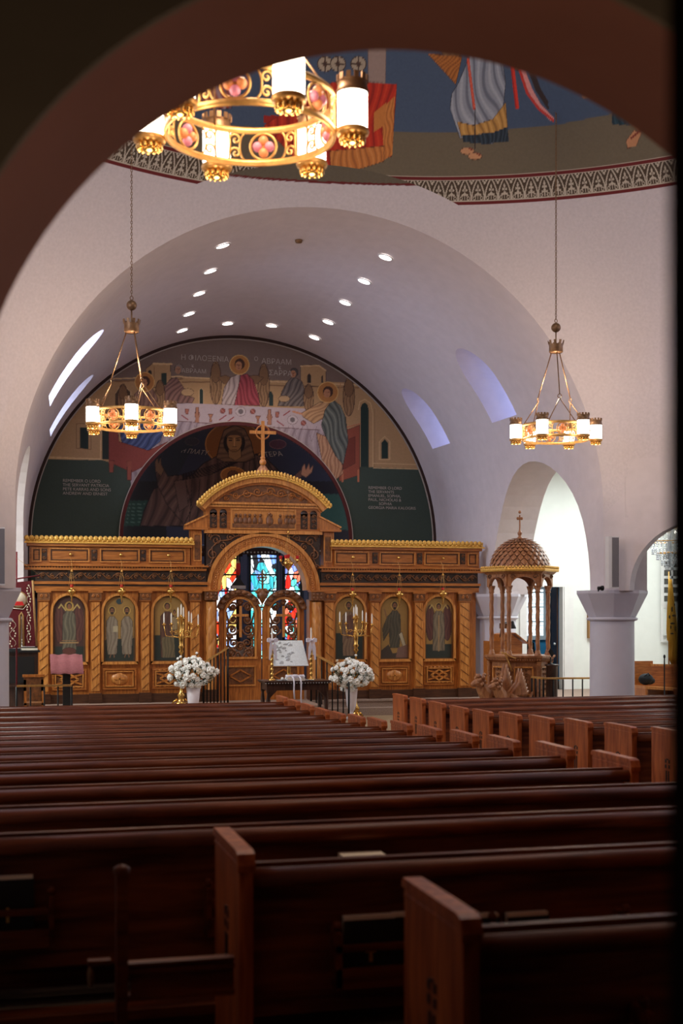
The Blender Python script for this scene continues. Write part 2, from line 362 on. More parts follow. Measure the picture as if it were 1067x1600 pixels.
# ---- the meal scene on the tympanum ----
def meal_canvas():
    c = Canvas(30, 515, 700, 860, 2.6, (98, 84, 78))
    T = (146, 118, 84); TD = (112, 84, 58); TL = (176, 150, 112); OUT = (58, 40, 34)
    # buildings behind
    c.poly(T, [(60, 840), (60, 640), (110, 615), (176, 596), (285, 590), (560, 598), (640, 640), (690, 740), (690, 840)])
    c.line(TL, 2, [(176, 592), (285, 588)]); c.line(TD, 2.4, [(180, 596), (285, 592)])
    c.line(TL, 2, [(285, 589), (345, 592)]); c.line(TD, 2.4, [(285, 597), (332, 597)]); c.line(TD, 2, [(420, 602), (560, 606)]); c.line(TL, 2, [(420, 596), (575, 602)])
    c.poly(T, [(228, 576), (240, 567), (266, 568), (268, 605), (228, 606)], line=OUT); c.line(TL, 3, [(240, 568), (268, 569)]); c.line(TD, 1, [(241, 573), (241, 605)])
    c.poly((30, 44, 40), [(252, 583), (260, 583), (260, 602), (252, 602)]); c.ell((40, 36, 34), 234, 583, 3, 5)
    c.poly(T, [(470, 571), (497, 570), (509, 580), (509, 603), (470, 603)], line=OUT); c.line(TL, 2, [(470, 572), (498, 571), (509, 579)])
    c.poly((40, 34, 32), [(480, 598), (480, 587), (483, 583), (486, 587), (486, 598)]); c.poly((40, 34, 32), [(502, 598), (502, 589), (504, 586), (505, 598)])
    c.poly((30, 44, 42), [(311, 632), (311, 610), (314, 606), (318, 610), (318, 632)], line=TL); c.poly((30, 44, 42), [(420, 634), (420, 612), (424, 612), (427, 618), (427, 634)])
    c.poly((66, 52, 40), [(180, 640), (180, 615), (190, 600), (204, 612), (206, 640)], line=TL)
    # left and right frames with dark windows
    c.poly((30, 38, 36), [(160, 655), (172, 655), (172, 718), (160, 718)]); c.line(TL, 1.4, [(76, 714), (157, 717), (158, 650)])
    c.line(TD, 1.2, [(119, 700), (119, 662), (142, 662), (142, 702), (119, 700)]); c.poly((26, 40, 38), [(125, 668), (138, 668), (138, 702), (125, 700)])
    c.poly((22, 40, 36), [(563, 730), (563, 638), (566, 631), (570, 629), (574, 632), (576, 640), (576, 730)])
    c.line(TL, 1.2, [(560, 640), (562, 628), (570, 624), (579, 630), (582, 645), (582, 730)]); c.line(TD, 1, [(585, 640), (585, 730)])
    c.poly((22, 40, 36), [(596, 717), (596, 692), (601, 686), (606, 692), (606, 717)]); c.line(TL, 1.1, [(593, 718), (593, 690), (601, 682), (609, 690), (609, 718), (593, 718)])
    c.line(TL, 1.2, [(583, 724), (652, 726)])
    # green ground
    c.poly((45, 58, 51), [(30, 717), (160, 719), (215, 735), (520, 735), (548, 729), (700, 734), (700, 860), (30, 860)])
    c.line(TL, 1, [(60, 715), (160, 718)]); c.line(TL, 1, [(583, 731), (655, 733)])
    # table
    c.poly((150, 138, 142), [(200, 632), (275, 629), (505, 640), (520, 690), (512, 760), (205, 770)])
    c.poly((134, 122, 128), [(205, 662), (275, 658), (500, 672), (520, 690), (512, 760), (205, 770)], fold=(8, 12, (104, 92, 98), (156, 144, 150)))
    for x in range(215, 500, 22): c.line((110, 98, 104), .8, [(x, 664), (x+8, 690), (x+16, 666)])
    c.line((84, 60, 58), 1, [(205, 661), (275, 658), (500, 672)])
    for x, y in [(348, 642), (395, 643), (474, 661)]: c.ell((120, 62, 56), x, y, 4, 4, (70, 36, 34)); c.line((160, 120, 110), .7, [(x-3, y-3), (x+3, y+3)])
    for x, y in [(292, 643), (360, 643), (433, 648)]: c.poly((136, 84, 72), [(x-3, y-4), (x+3, y-4), (x+2, y+4), (x-2, y+4)], line=(84, 44, 40))
    for x, y in [(308, 646), (421, 650)]: c.ell((140, 98, 76), x, y+2, 4, 6, (80, 48, 40)); c.poly((140, 98, 76), [(x-2, y-10), (x+2, y-10), (x+3, y+14), (x-3, y+14)], line=(80, 48, 40))
    for x, y in [(329, 651), (403, 654)]: c.poly((140, 98, 76), [(x-4, y-4), (x+4, y-4), (x+1, y+2), (x+2, y+8), (x-2, y+8), (x-1, y+2)], line=(80, 48, 40))
    for x, y in [(376, 643), (457, 656)]: c.ell((158, 148, 150), x, y, 8, 7, (100, 84, 84)); c.ell((90, 82, 84), x, y, 4, 4)
    for x, y, q in [(289, 652, 1), (348, 652, -1), (438, 661, 1), (448, 645, -1), (360, 655, -1)]: c.line((116, 40, 40), 1.6, [(x-5*q, y-3), (x+5*q, y+4)])
    def wing(cx, cy, rx, ry, m=(120, 92, 64)):
        c.ell(m, cx, cy, rx, ry, OUT, 1.0, fold=(0, 4.2, (70, 52, 38), (146, 118, 84))); c.ell((104, 78, 54), cx, cy-ry*.45, rx*.8, ry*.45, OUT, .7)
    def head(x, y, r, halo, hair=(58, 36, 28), face=(150, 106, 78), dx=-1):
        if halo: c.ell((146, 100, 54), x, y, halo, halo, (184, 150, 92), 1.1)
        c.ell(hair, x+.5, y-1, r*1.25, r*1.35, (36, 24, 20), .6); c.ell(face, x+dx, y+r*.25, r*.85, r*1.1)
        c.line((70, 40, 30), .7, [(x+dx-r*.5, y), (x+dx-r*.1, y)]); c.line((70, 40, 30), .7, [(x+dx+r*.15, y), (x+dx+r*.5, y)]); c.line((90, 54, 40), .6, [(x+dx, y), (x+dx, y+r*.5)]); c.line((96, 40, 34), .7, [(x+dx-1, y+r*.85), (x+dx+1.2, y+r*.85)])
    # centre angel
    wing(337, 598, 9, 34); wing(412, 602, 9, 34)
    c.poly((104, 78, 54), [(340, 590), (352, 586), (366, 592), (384, 588), (400, 586), (412, 590), (402, 600), (350, 600)], line=OUT)
    c.poly((150, 136, 132), [(346, 632), (350, 606), (360, 590), (374, 584), (380, 600), (378, 633)], fold=(20, 6, (96, 82, 82), (176, 164, 158)), line=OUT)
    c.poly((126, 50, 58), [(366, 633), (372, 606), (376, 586), (386, 584), (396, 594), (404, 618), (406, 634)], fold=(-20, 6, (78, 26, 36), (156, 78, 84)), line=OUT)
    c.poly((140, 104, 76), [(372, 585), (372, 578), (378, 578), (379, 586)]); head(374, 570, 6.2, 15)
    # left man with bowl, right woman with bowl
    c.poly((104, 76, 70), [(252, 630), (256, 606), (266, 592), (276, 590), (286, 604), (290, 616), (304, 622), (300, 630)], fold=(40, 6, (60, 42, 40), (134, 104, 94)), line=OUT)
    c.ell((150, 124, 92), 293, 613, 10, 6, OUT); head(279, 577, 5.5, 0, (110, 100, 94), (140, 104, 82))
    c.poly((88, 80, 76), [(434, 634), (440, 612), (448, 598), (458, 588), (472, 596), (478, 616), (474, 635)], fold=(30, 6, (44, 40, 42), (124, 116, 110)), line=OUT)
    c.ell((150, 124, 92), 444, 623, 9, 5, OUT); head(459, 583, 5.2, 0, (60, 56, 56))
    # left angel, half hidden behind the lamp
    wing(192, 624, 8, 24); wing(250, 618, 8, 24)
    c.poly((112, 84, 74), [(206, 636), (210, 616), (222, 604), (238, 606), (246, 622), (250, 650), (206, 656)], fold=(10, 6, (72, 50, 46), (142, 112, 98)), line=OUT); head(226, 597, 6, 15)
    c.poly((52, 66, 104), [(186, 668), (206, 650), (262, 652), (250, 690), (222, 712), (190, 690)], fold=(50, 7, (28, 38, 66), (90, 104, 140)), line=(24, 28, 40))
    c.poly((140, 96, 92), [(178, 690), (222, 712), (218, 730), (184, 722)], fold=(10, 5, (96, 58, 56), (172, 132, 124))); 
    c.poly((110, 52, 46), [(170, 654), (182, 652), (186, 690), (232, 704), (262, 690), (250, 716), (206, 738), (170, 722)], line=(66, 28, 26))
    for x in (174, 202): c.poly((118, 62, 50), [(x-4, 720), (x+4, 720), (x+3, 750 if x > 200 else 738), (x-3, 750 if x > 200 else 738)], line=(66, 28, 26))
    # right angel on bench
    wing(482, 622, 8, 22); wing(545, 620, 9, 30)
    c.poly((120, 62, 46), [(530, 676), (562, 664), (562, 742), (530, 752)], line=(70, 34, 28)); c.line((150, 92, 66), 1.6, [(525, 672), (563, 662)]); c.poly((96, 44, 34), [(536, 690), (555, 682), (555, 724), (536, 734)], line=(70, 34, 28))
    for x in (535, 560): c.line((150, 92, 66), 3, [(x, 735), (x, 752)])
    c.poly((146, 110, 84), [(494, 676), (530, 690), (536, 740), (524, 750), (504, 724)], fold=(5, 5, (104, 72, 56), (172, 138, 108)), line=OUT)
    c.poly((152, 118, 84), [(470, 646), (500, 628), (516, 628), (512, 650), (490, 662), (474, 652)], fold=(60, 5, (112, 82, 58), (178, 146, 108)), line=OUT); c.line((160, 112, 84), 3, [(458, 643), (472, 647)])
    c.poly((78, 84, 80), [(502, 664), (508, 640), (520, 624), (532, 634), (540, 652), (544, 690), (536, 726), (524, 712), (506, 676)], fold=(-15, 7, (40, 46, 46), (124, 130, 120)), line=(30, 30, 30))
    c.line((150, 110, 70), 1, [(532, 600), (528, 630)]); head(512, 613, 6.2, 16)
    return c
# ---- the orant figure in the apse ----
def orant_canvas():
    c = Canvas(150, 640, 620, 850, 2.6, (34, 36, 48)); BR = (66, 48, 42); OUT = (20, 16, 18)
    c.poly((30, 34, 40), [(150, 640), (330, 640), (270, 760), (150, 850)]); c.poly((24, 24, 24), [(150, 752), (260, 752), (260, 850), (150, 850)]); c.poly((30, 52, 44), [(190, 782), (236, 782), (222, 822), (190, 822)])
    for k in range(6): c.line((66, 88, 78), 1.1, [(196, 788+k*5.6), (226-k*1.5, 788+k*5.6)])
    c.poly((22, 20, 24), [(470, 752), (620, 752), (620, 850), (470, 850)]); c.poly((34, 58, 50), [(500, 772), (620, 772), (620, 828), (500, 828)])
    c.ell((96, 58, 26), 366, 694, 45, 34, (140, 98, 50), 1.4)
    # body
    c.poly(BR, [(219, 822), (224, 800), (240, 764), (262, 756), (300, 742), (318, 724), (340, 712), (362, 706), (392, 708), (416, 716), (440, 740), (474, 760), (500, 822)], fold=(12, 16, (38, 27, 26), (90, 68, 58)), line=OUT, lw=1.2)
    c.poly((70, 52, 46), [(242, 730), (250, 722), (262, 744), (284, 742), (292, 760), (300, 792), (288, 820), (262, 790), (246, 758)], fold=(25, 12, (40, 30, 28), (96, 74, 64)), line=OUT, lw=1)
    c.poly((74, 56, 50), [(272, 752), (290, 748), (294, 790), (280, 800)], line=(40, 30, 28), lw=1)
    for k in range(7): c.line((24, 18, 20), 1.2, [(285, 750-k*1.5), (330+k*6, 741-k*4), (372+k*6, 722-k*2.4)])
    for k in range(6): c.line((28, 20, 22), 1.2, [(384+k*6, 712+k), (376+k*13, 742+k*3)])
    for k in range(7): c.line((30, 22, 22), 1.1, [(300+k*12, 750), (296+k*12, 820)])
    c.ell((112, 70, 34), 364, 742, 19, 12, (150, 104, 52), 1.2); c.ell((70, 44, 30), 364, 744, 9, 9, OUT)
    # hands
    c.poly((92, 70, 52), [(243, 736), (242, 722), (246, 714), (248, 724), (251, 712), (252, 726), (256, 734), (252, 744)], line=OUT)
    c.poly((88, 62, 54), [(452, 750), (470, 734), (476, 740), (462, 754)], line=OUT); c.poly((150, 108, 82), [(470, 742), (472, 730), (476, 724), (478, 734), (483, 723), (484, 733), (490, 726), (487, 738), (478, 746)], line=(70, 44, 36))
    # veil and face
    c.poly((84, 62, 46), [(338, 716), (344, 690), (350, 672), (366, 664), (382, 670), (392, 690), (398, 716), (384, 722), (350, 722)], line=OUT, lw=1.2, fold=(80, 8, (56, 40, 32), (100, 76, 56)))
    c.ell((26, 20, 20), 366, 692, 17, 19); c.poly((110, 82, 54), [(357, 714), (357, 698), (376, 698), (377, 714), (367, 720)], line=OUT)
    c.ell((120, 88, 56), 366, 690, 12, 16, (50, 34, 24), 1); c.poly((60, 44, 34), [(353, 684), (356, 676), (366, 673), (378, 676), (380, 684), (372, 680), (360, 680)])
    for q in (-1, 1): c.line((38, 26, 20), 1.6, [(366+q*3, 685), (366+q*9, 684)]); c.line((30, 20, 18), 2.0, [(366+q*4, 688), (366+q*8, 688)])
    c.line((150, 116, 78), 1.6, [(366, 685), (366, 697)]); c.line((60, 34, 26), 1.3, [(362, 703), (370, 703)]); c.line((54, 36, 26), .9, [(363, 698), (369, 698)])
    c.ell((60, 34, 42), 434, 694, 13, 7, (90, 62, 60), 1, fold=None); c.ell((38, 36, 42), 300, 690, 11, 6, (60, 54, 54), .8)
    return c
# ---- dome: figures above the frieze ----
def dome_canvas():
    c = Canvas(100, -190, 1180, 330, 2.2, (96, 86, 68)); BL = (62, 76, 96)
    c.poly(BL, [(90, -200), (90, 130), (140, 150), (300, 190), (470, 205), (640, 206), (740, 207), (865, 196), (950, 179), (1067, 150), (1190, 110), (1190, -200)])
    # upper parts of the standing figures, hidden from the photograph behind the near arch
    for q_, (hx, rb, mt_) in enumerate(((757, (128, 132, 140), (150, 60, 44)), (1000, (40, 66, 76), (150, 96, 60)), (330, (140, 60, 44), (120, 110, 96)))):
        for s_ in (-1, 1): c.ell((112, 82, 58), hx+s_*52, 20, 20, 90, (60, 44, 34), 1.5, fold=(s_*8, 9, (76, 54, 38), (150, 120, 84)))
        c.poly(rb, [(hx-30, 170 if q_ else 88), (hx-34, 60), (hx-40, 10), (hx-24, -34), (hx+24, -34), (hx+42, 10), (hx+34, 60), (hx+32, 170 if q_ else 88)], fold=(-10, 15, (78, 82, 94), (170, 172, 176)), line=(48, 48, 56), lw=1.2)
        c.poly(mt_, [(hx-24, -34), (hx+24, -34), (hx+30, 30), (hx+6, 86), (hx-10, 40)], fold=(30, 12, (90, 34, 28), (190, 110, 80)), line=(60, 34, 30), lw=1)
        c.ell((170, 126, 66), hx, -66, 34, 34, (196, 160, 96), 2); c.ell((60, 38, 28), hx, -68, 17, 20); c.ell((150, 108, 80), hx, -62, 12, 16); c.line((70, 42, 32), 1.2, [(hx-7, -66), (hx-2, -66)]); c.line((70, 42, 32), 1.2, [(hx+2, -66), (hx+7, -66)])
    # domed shrine, pier and draped altar
    c.poly((138, 118, 108), [(575, 40), (604, 40), (602, 130), (575, 128)], line=(90, 72, 64)); 
    for x in (508, 528, 560): c.ell((150, 136, 116), x, 100, 12, 12, (60, 44, 36), 1.5); c.ell((84, 58, 44), x, 100, 4, 4); c.line((60, 44, 36), 2, [(x-11, 100), (x+11, 100)]); c.line((60, 44, 36), 2, [(x, 88), (x, 112)])
    c.poly((140, 32, 24), [(412, 180), (470, 182), (470, 195), (412, 192)])
    c.poly((170, 40, 22), [(520, 128), (620, 131), (612, 244), (560, 264), (470, 258), (412, 196), (470, 160)], fold=(10, 14, (120, 22, 16), (196, 66, 34)), line=(80, 26, 18))
    c.poly((176, 108, 50), [(596, 170), (617, 150), (613, 242), (600, 250)], fold=(0, 5, (140, 76, 34), (196, 130, 70))); c.poly((176, 108, 50), [(515, 236), (600, 228), (600, 252), (562, 264), (517, 262)], fold=(0, 9, (134, 74, 36), (196, 134, 78)), line=(84, 44, 22)); c.poly((176, 108, 50), [(584, 176), (604, 160), (600, 196), (584, 206)])
    # standing angel
    c.poly((150, 88, 36), [(668, 84), (712, 132), (722, 88)], fold=(40, 5, (100, 56, 24), (184, 120, 60)), line=(60, 34, 22))
    c.poly((128, 132, 140), [(716, 130), (706, 146), (703, 170), (712, 196), (718, 215), (770, 225), (784, 190), (790, 130), (784, 84), (735, 84)], fold=(-12, 15, (78, 82, 94), (170, 172, 176)), line=(48, 48, 56), lw=1.1)
    c.poly((168, 124, 62), [(714, 190), (740, 196), (770, 186), (790, 160), (793, 200), (770, 208), (721, 214)], fold=(0, 9, (120, 82, 40), (196, 156, 92)), line=(70, 48, 28))
    c.poly((34, 46, 56), [(722, 212), (770, 207), (793, 198), (795, 222), (770, 222), (764, 226), (724, 222)], fold=(0, 6, (18, 26, 34), (62, 76, 86)))
    c.line((176, 50, 34), 4.2, [(731, 92), (741, 170)]); c.line((206, 110, 80), 1, [(731, 92), (741, 168)]); c.line((40, 30, 32), 1.4, [(742, 170), (742, 232)])
    for x, y in ((730, 236), (742, 244)): c.ell((178, 130, 92), x, y, 11, 5.5, (76, 44, 32), 1); c.line((120, 50, 34), 2, [(x+2, y-5), (x+8, y-1)])
    c.line((190, 50, 36), 6, [(800, 100), (808, 168)]); c.line((150, 30, 26), 2, [(798, 100), (806, 168)])
    c.line((196, 130, 124), 7, [(816, 108), (828, 140), (842, 165), (862, 186)]); c.line((176, 50, 40), 4, [(812, 110), (824, 146), (842, 170), (864, 188)])
    c.line((48, 36, 34), 6, [(832, 112), (842, 140), (854, 160)]); c.line((48, 36, 34), 4, [(826, 108), (838, 140), (856, 168)])
    # figure at far right
    c.poly((28, 50, 60), [(956, 172), (984, 178), (984, 196), (956, 194)], fold=(0, 7, (14, 30, 38), (52, 82, 92))); c.line((150, 96, 66), 4, [(985, 190), (998, 202)])
    c.poly((168, 118, 82), [(990, 204), (1003, 206), (994, 228), (980, 232), (978, 220)], line=(70, 40, 30)); c.line((110, 44, 30), 3, [(1000, 204), (986, 216)])
    c.ell((150, 110, 84), 914, 151, 5, 3)
    return c
def icon_canvas(k):
    """one arched icon, local units 0..54 wide, 0..110 high"""
    c = Canvas(0, 0, 54, 110, 3, (146, 112, 58), .5); OUT = (44, 30, 24)
    G = (38, 46, 40)
    def face(x, y, r=4, beard=False, halo=True, hair=(48, 32, 24)):
        if halo: c.ell((170, 136, 70), x, y, r*2, r*2, (120, 84, 40), .7)
        c.ell(hair, x, y-.6, r*1.2, r*1.4); c.ell((132, 88, 62), x, y+.6, r*.8, r*1.1)
        if beard: c.ell(hair, x, y+r*1.2, r*.7, r*.6)
        c.line((50, 28, 22), .6, [(x-2, y), (x-.6, y)]); c.line((50, 28, 22), .6, [(x+.6, y), (x+2, y)])
    def robe(x, y0, y1, w0, w1, col, dk, lt, ang=4):
        c.poly(col, [(x-w0*.4, y0), (x+w0*.4, y0), (x+w0, y0+8), (x+w0*1.05, y0+34), (x+w1, y1), (x-w1, y1), (x-w0*1.05, y0+34), (x-w0, y0+8)], fold=(ang, 6, dk, lt), line=OUT)
    if k in (0, 5):   # winged archangels
        c.poly((70, 44, 38), [(0, 0), (54, 0), (54, 110), (0, 110)]) if k == 0 else None
        c.poly(G, [(0, 84), (54, 84), (54, 110), (0, 110)]); 
        for q in (-1, 1): c.ell((86, 48, 42), 27+q*17, 46, 9, 32, OUT, .8, fold=(q*6, 5, (56, 30, 28), (120, 78, 60))); c.line((176, 150, 88), 2, [(27+q*6, 24), (27+q*14, 14), (27+q*18, 20)])
        robe(27, 24, 96, 11, 12, (112, 98, 78) if k == 5 else (92, 86, 70), (60, 52, 44), (150, 136, 108)); c.line((150, 118, 78), 3, [(27, 34), (27, 96)] if k == 5 else [(12, 78), (42, 78)]); face(27, 17, 4)
        if k == 0: c.ell((90, 50, 40), 27, 92, 12, 6, OUT); c.line((150, 110, 70), 1, [(14, 74), (40, 74)])
    if k == 1:
        c.poly(G, [(0, 74), (54, 70), (54, 110), (0, 110)])
        for x in (14, 40): robe(x, 34, 98, 10, 8, (130, 116, 98), (78, 66, 56), (166, 152, 128)); face(x, 24, 4, True)
        c.poly((170, 156, 126), [(16, 50), (24, 50), (24, 60), (16, 60)]); c.ell((50, 66, 70), 27, 9, 6, 5, (120, 92, 60))
        for x in (12, 17, 38, 43): c.line((120, 86, 62), 1.6, [(x, 98), (x+(1 if x % 2 else -2), 103)])
    if k == 2:
        c.poly(G, [(0, 66), (54, 66), (54, 110), (0, 110)]); robe(24, 26, 104, 12, 11, (88, 58, 46), (54, 34, 30), (116, 84, 64)); c.poly((104, 92, 66), [(14, 70), (36, 66), (38, 104), (16, 104)], fold=(2, 5, (70, 60, 44), (136, 120, 88)))
        c.poly((150, 128, 92), [(30, 34), (42, 36), (42, 56), (30, 58)], fold=(10, 4, (110, 86, 58), (180, 158, 118)), line=OUT); face(24, 17, 4.2); face(37, 27, 2.6)
    if k == 3:
        c.poly(G, [(0, 64), (54, 64), (54, 110), (0, 110)]); robe(26, 26, 104, 12, 11, (118, 92, 70), (74, 54, 44), (156, 130, 98)); c.poly((96, 62, 48), [(20, 34), (36, 30), (36, 70), (22, 74)], fold=(8, 5, (62, 38, 32), (126, 90, 68))); face(26, 15, 4.4, True)
    if k == 4:
        c.poly((60, 50, 42), [(0, 96), (16, 84), (24, 100), (54, 96), (54, 110), (0, 110)]); robe(28, 24, 90, 11, 9, (72, 66, 52), (40, 38, 32), (104, 96, 74)); c.poly((74, 66, 50), [(14, 34), (22, 28), (18, 60), (6, 78), (4, 56)], fold=(20, 5, (42, 38, 30), (100, 92, 68)), line=OUT)
        c.poly((172, 160, 132), [(36, 66), (42, 62), (52, 92), (44, 88)], line=OUT); c.poly((112, 84, 72), [(34, 90), (54, 84), (54, 108), (30, 108)]); c.line((120, 84, 60), 2, [(8, 22), (12, 36)]); face(28, 15, 4.4, True)
    c.line((90, 62, 34), 1.4, [(1, 109), (1, 1), (53, 1), (53, 109), (1, 109)])
    return c
# ---------------------------------------------------------------- the shell
def st(o, name=None):
    o['kind'] = 'structure'
    if name: o.name = name
    return o
YE, YW, YC = 19.0, 26.45, 12.4
RS, ZS = 7.87, 3.97; AP = 6.3; RA = math.sqrt(RS*RS-AP*AP)     # pendentive sphere and its arches
# nave floor, gently raked
PR = [(0, .34), (5.6, .334), (6.54, .312), (7.48, .283), (8.44, .252), (9.42, .21), (10.3, .173), (11.27, .137), (12.16, .107), (13.04, .07), (13.87, .042), (14.73, .012), (15.5, 0), (19.6, 0)]
def FZ(y):
    for (a, b), (c, d) in zip(PR[:-1], PR[1:]):
        if y <= c: return b+(d-b)*(y-a)/(c-a)
    return 0.0
m = MB()
for (a, b), (c, d) in zip(PR[:-1], PR[1:]):
    m.add([(-10, a, b), (10, a, b), (10, c, d), (-10, c, d)], [(0, 1, 2, 3)], M_FLOOR2)
m.add([(-10, -3, .34), (10, -3, .34), (10, 0, .34), (-10, 0, .34)], [(0, 1, 2, 3)], M_FLOOR2)
st(m.build('floor'))
m = MB(); m.box(-9.4, 9.4, 19.6, 25.6, -.2, .22, M_FLOOR); m.box(-4.4, 4.4, 25.6, 29, -.2, .22, M_FLOOR); st(m.build('floor'))
def flr(x0, x1, y0, y1, z1, name='solea_platform'):
    mm = MB(); mm.box(x0, x1, y0, y1, .2, z1, M_CARPET); mm.box(x0, x1, y0-.02, y0, z1-.035, z1, M_CARPET); st(mm.build(name))
flr(-4.4, .75, 22.25, 29, .5, 'floor'); flr(.75, 3.1, 23.55, 29, .5, 'floor'); flr(3.1, 9.4, 20.0, 29, .5, 'floor'); flr(-9.4, -4.4, 21.2, 25.6, .5, 'floor')
m = MB(); m.box(.75, 3.1, 23.3, 23.55, .2, .357, M_CARPET); st(m.build('trim_1'))
# ---- sanctuary vault with its side walls
m = MB(); N = 64
def sect(y, R, zc, off):
    R2 = R+off; return [(-R2, y, 0)]+[(R2*math.cos(PI-PI*i/N), y, zc+R2*math.sin(PI*i/N)) for i in range(N+1)]+[(R2, y, 0)]
S = [sect(YE, 4.5, 3.65, 0), sect(YW+.35, 4.19, 3.55, 0), sect(YW+.35, 4.19, 3.55, .75), sect(YE, 4.5, 3.65, .75)]
n = len(S[0]); vs = [p for s_ in S for p in s_]; fs = []
for q in range(4):
    r = (q+1) % 4
    for i in range(n-1): fs.append((q*n+i, q*n+i+1, r*n+i+1, r*n+i))
fs += [(0, n, 2*n, 3*n), (n-1, 4*n-1, 3*n-1, 2*n-1)]
m.add(vs, fs, M_PL); vault = m.build('ceiling'); me = vault.data
cut = []
for q in (-1, 1):
    x0, x1 = (3.0, 6.0) if q > 0 else (-6.0, -3.0)
    cut.append(arched_cutter(19.45, 23.45, .22, 2.46, 2.3, *( (4.0, 6.0) if q > 0 else (-6.0, -4.0))))
    cut.append(arched_cutter(21.3, 22.35, 5.55, 6.2, .55, *((2.4, 4.92) if q > 0 else (-4.92, -2.4))))
    cut.append(arched_cutter(24.5, 25.45, 5.45, 6.05, .52, *((2.4, 4.75) if q > 0 else (-4.75, -2.4))))
for q in (-1, 1):
    for a, b in ((18.9, 19.75), (23.3, 24.35)):
        m = MB(); m.box(q*4.0 if q > 0 else -6, 6 if q > 0 else -4.0, a, b, -.2, 2.461, M_PL); cut.append(m.build('opening'))
carve(vault, cut); st(vault)
for p in vault.data.polygons: p.use_smooth = False
wn = 0
for q in (-1, 1):
    for y0, y1, z0, z1, x in ((21.3, 22.35, 5.55, 6.75, 4.90), (24.5, 25.45, 5.45, 6.57, 4.73)):
        wn += 1; m = MB(); mt = M_SKYP if q < 0 else M_SKYB
        m.box(min(q*x, q*x+.01*q), max(q*x, q*x+.01*q), y0, y1, z0, z1, mt)
        o = st(m.build('window_%d' % wn))
        f = MB(); xx = q*(x-.02)
        f.box(xx-.015, xx+.015, (y0+y1)/2-.012, (y0+y1)/2+.012, z0, z1, M_IRON)
        f.build('mullion', o)
# ---- tympanum wall at YW with the painted meal scene
mc = meal_canvas()
xs = np.linspace(-4.25, 4.25, 600); zs = np.linspace(2.4, 7.8, 385); X, Z = np.meshgrid(xs, zs)
P = np.stack([X, np.full_like(X, YW), Z], -1); px, py = project(P.reshape(-1, 3)); colr = mc.sample(px, py, 1.55)
xc = (xs[1:]+xs[:-1])/2; zc_ = (zs[1:]+zs[:-1])/2; XC, ZC = np.meshgrid(xc, zc_)
AX, AZ, AR = -.03, 3.6, 2.33
keep = ((ZC < 3.55) | (XC**2+(ZC-3.55)**2 < 4.2**2)) & ~(((ZC >= AZ) & ((XC-AX)**2+(ZC-AZ)**2 < AR**2)) | ((ZC < AZ) & (abs(XC-AX) < AR)))
fresco = grid_mesh('wall_east', P, colr, keep, M_FRESCO, False); st(fresco)
fr3 = lambda y: (lambda a, b, t: (a, y+t, b))
m = MB(); m.ring(arc(0, 3.55, 4.235, 4.235, PI, 0, 72), arc(0, 3.55, 4.15, 4.15, PI, 0, 72), .05, M_DBROWN, fr3(YW-.04)); 
m.box(-4.235, -4.15, YW-.04, YW, 2.4, 3.55, M_DBROWN); m.box(4.15, 4.235, YW-.04, YW, 2.4, 3.55, M_DBROWN); st(m.build('trim_2'))
m = MB(); m.ring(arc(0, 3.55, 4.15, 4.15, PI, 0, 72), arc(0, 3.55, 4.13, 4.13, PI, 0, 72), .03, M_INSC, fr3(YW-.03)); st(m.build('trim_3'))
m = MB(); m.ring(arc(AX, AZ, AR+.07, AR+.07, PI, 0, 60), arc(AX, AZ, AR, AR, PI, 0, 60), .05, M_MAROON, fr3(YW-.04))
m.ring(arc(AX, AZ, AR+.085, AR+.085, PI, 0, 60), arc(AX, AZ, AR+.07, AR+.07, PI, 0, 60), .04, M_INSC, fr3(YW-.04)); st(m.build('trim_4'))
m = MB(); m.box(-4.25, AX-AR-.03, YW, YW+.02, .2, 2.5, M_NAVY); m.box(AX+AR+.03, 4.25, YW, YW+.02, .2, 2.5, M_NAVY); st(m.build('wall_east'))
# apse conch
oc = orant_canvas()
NA, NE = 360, 150
A = np.linspace(0, PI, NA); E_ = np.linspace(0, PI/2, NE); AA, EE = np.meshgrid(A, E_)
P = np.stack([AX-AR*np.cos(AA)*np.cos(EE), YW+AR*np.sin(AA)*np.cos(EE)*.98, AZ+AR*np.sin(EE)], -1)
px, py = project(P.reshape(-1, 3)); conch = grid_mesh('ceiling', P, oc.sample(px, py, 2.8), None, M_FRESCO); st(conch)
m = MB(); pr = [(AR+.01, AZ-.0), (AR-.05, AZ-.02), (AR-.10, AZ-.06), (AR-.06, AZ-.10), (AR-.06, AZ-.20), (AR-.02, AZ-.24)]
m.lathe(pr, (AX, YW, 0), M_DBROWN, 60, 0, PI); 
for k in range(90):
    a = PI*(k+.5)/90; m.ball((AX+(AR-.06)*math.cos(a), YW+(AR-.06)*math.sin(a), AZ-.155), .022, M_INSC, 6, 4)
st(m.build('trim_5'))
apse = MB(); 
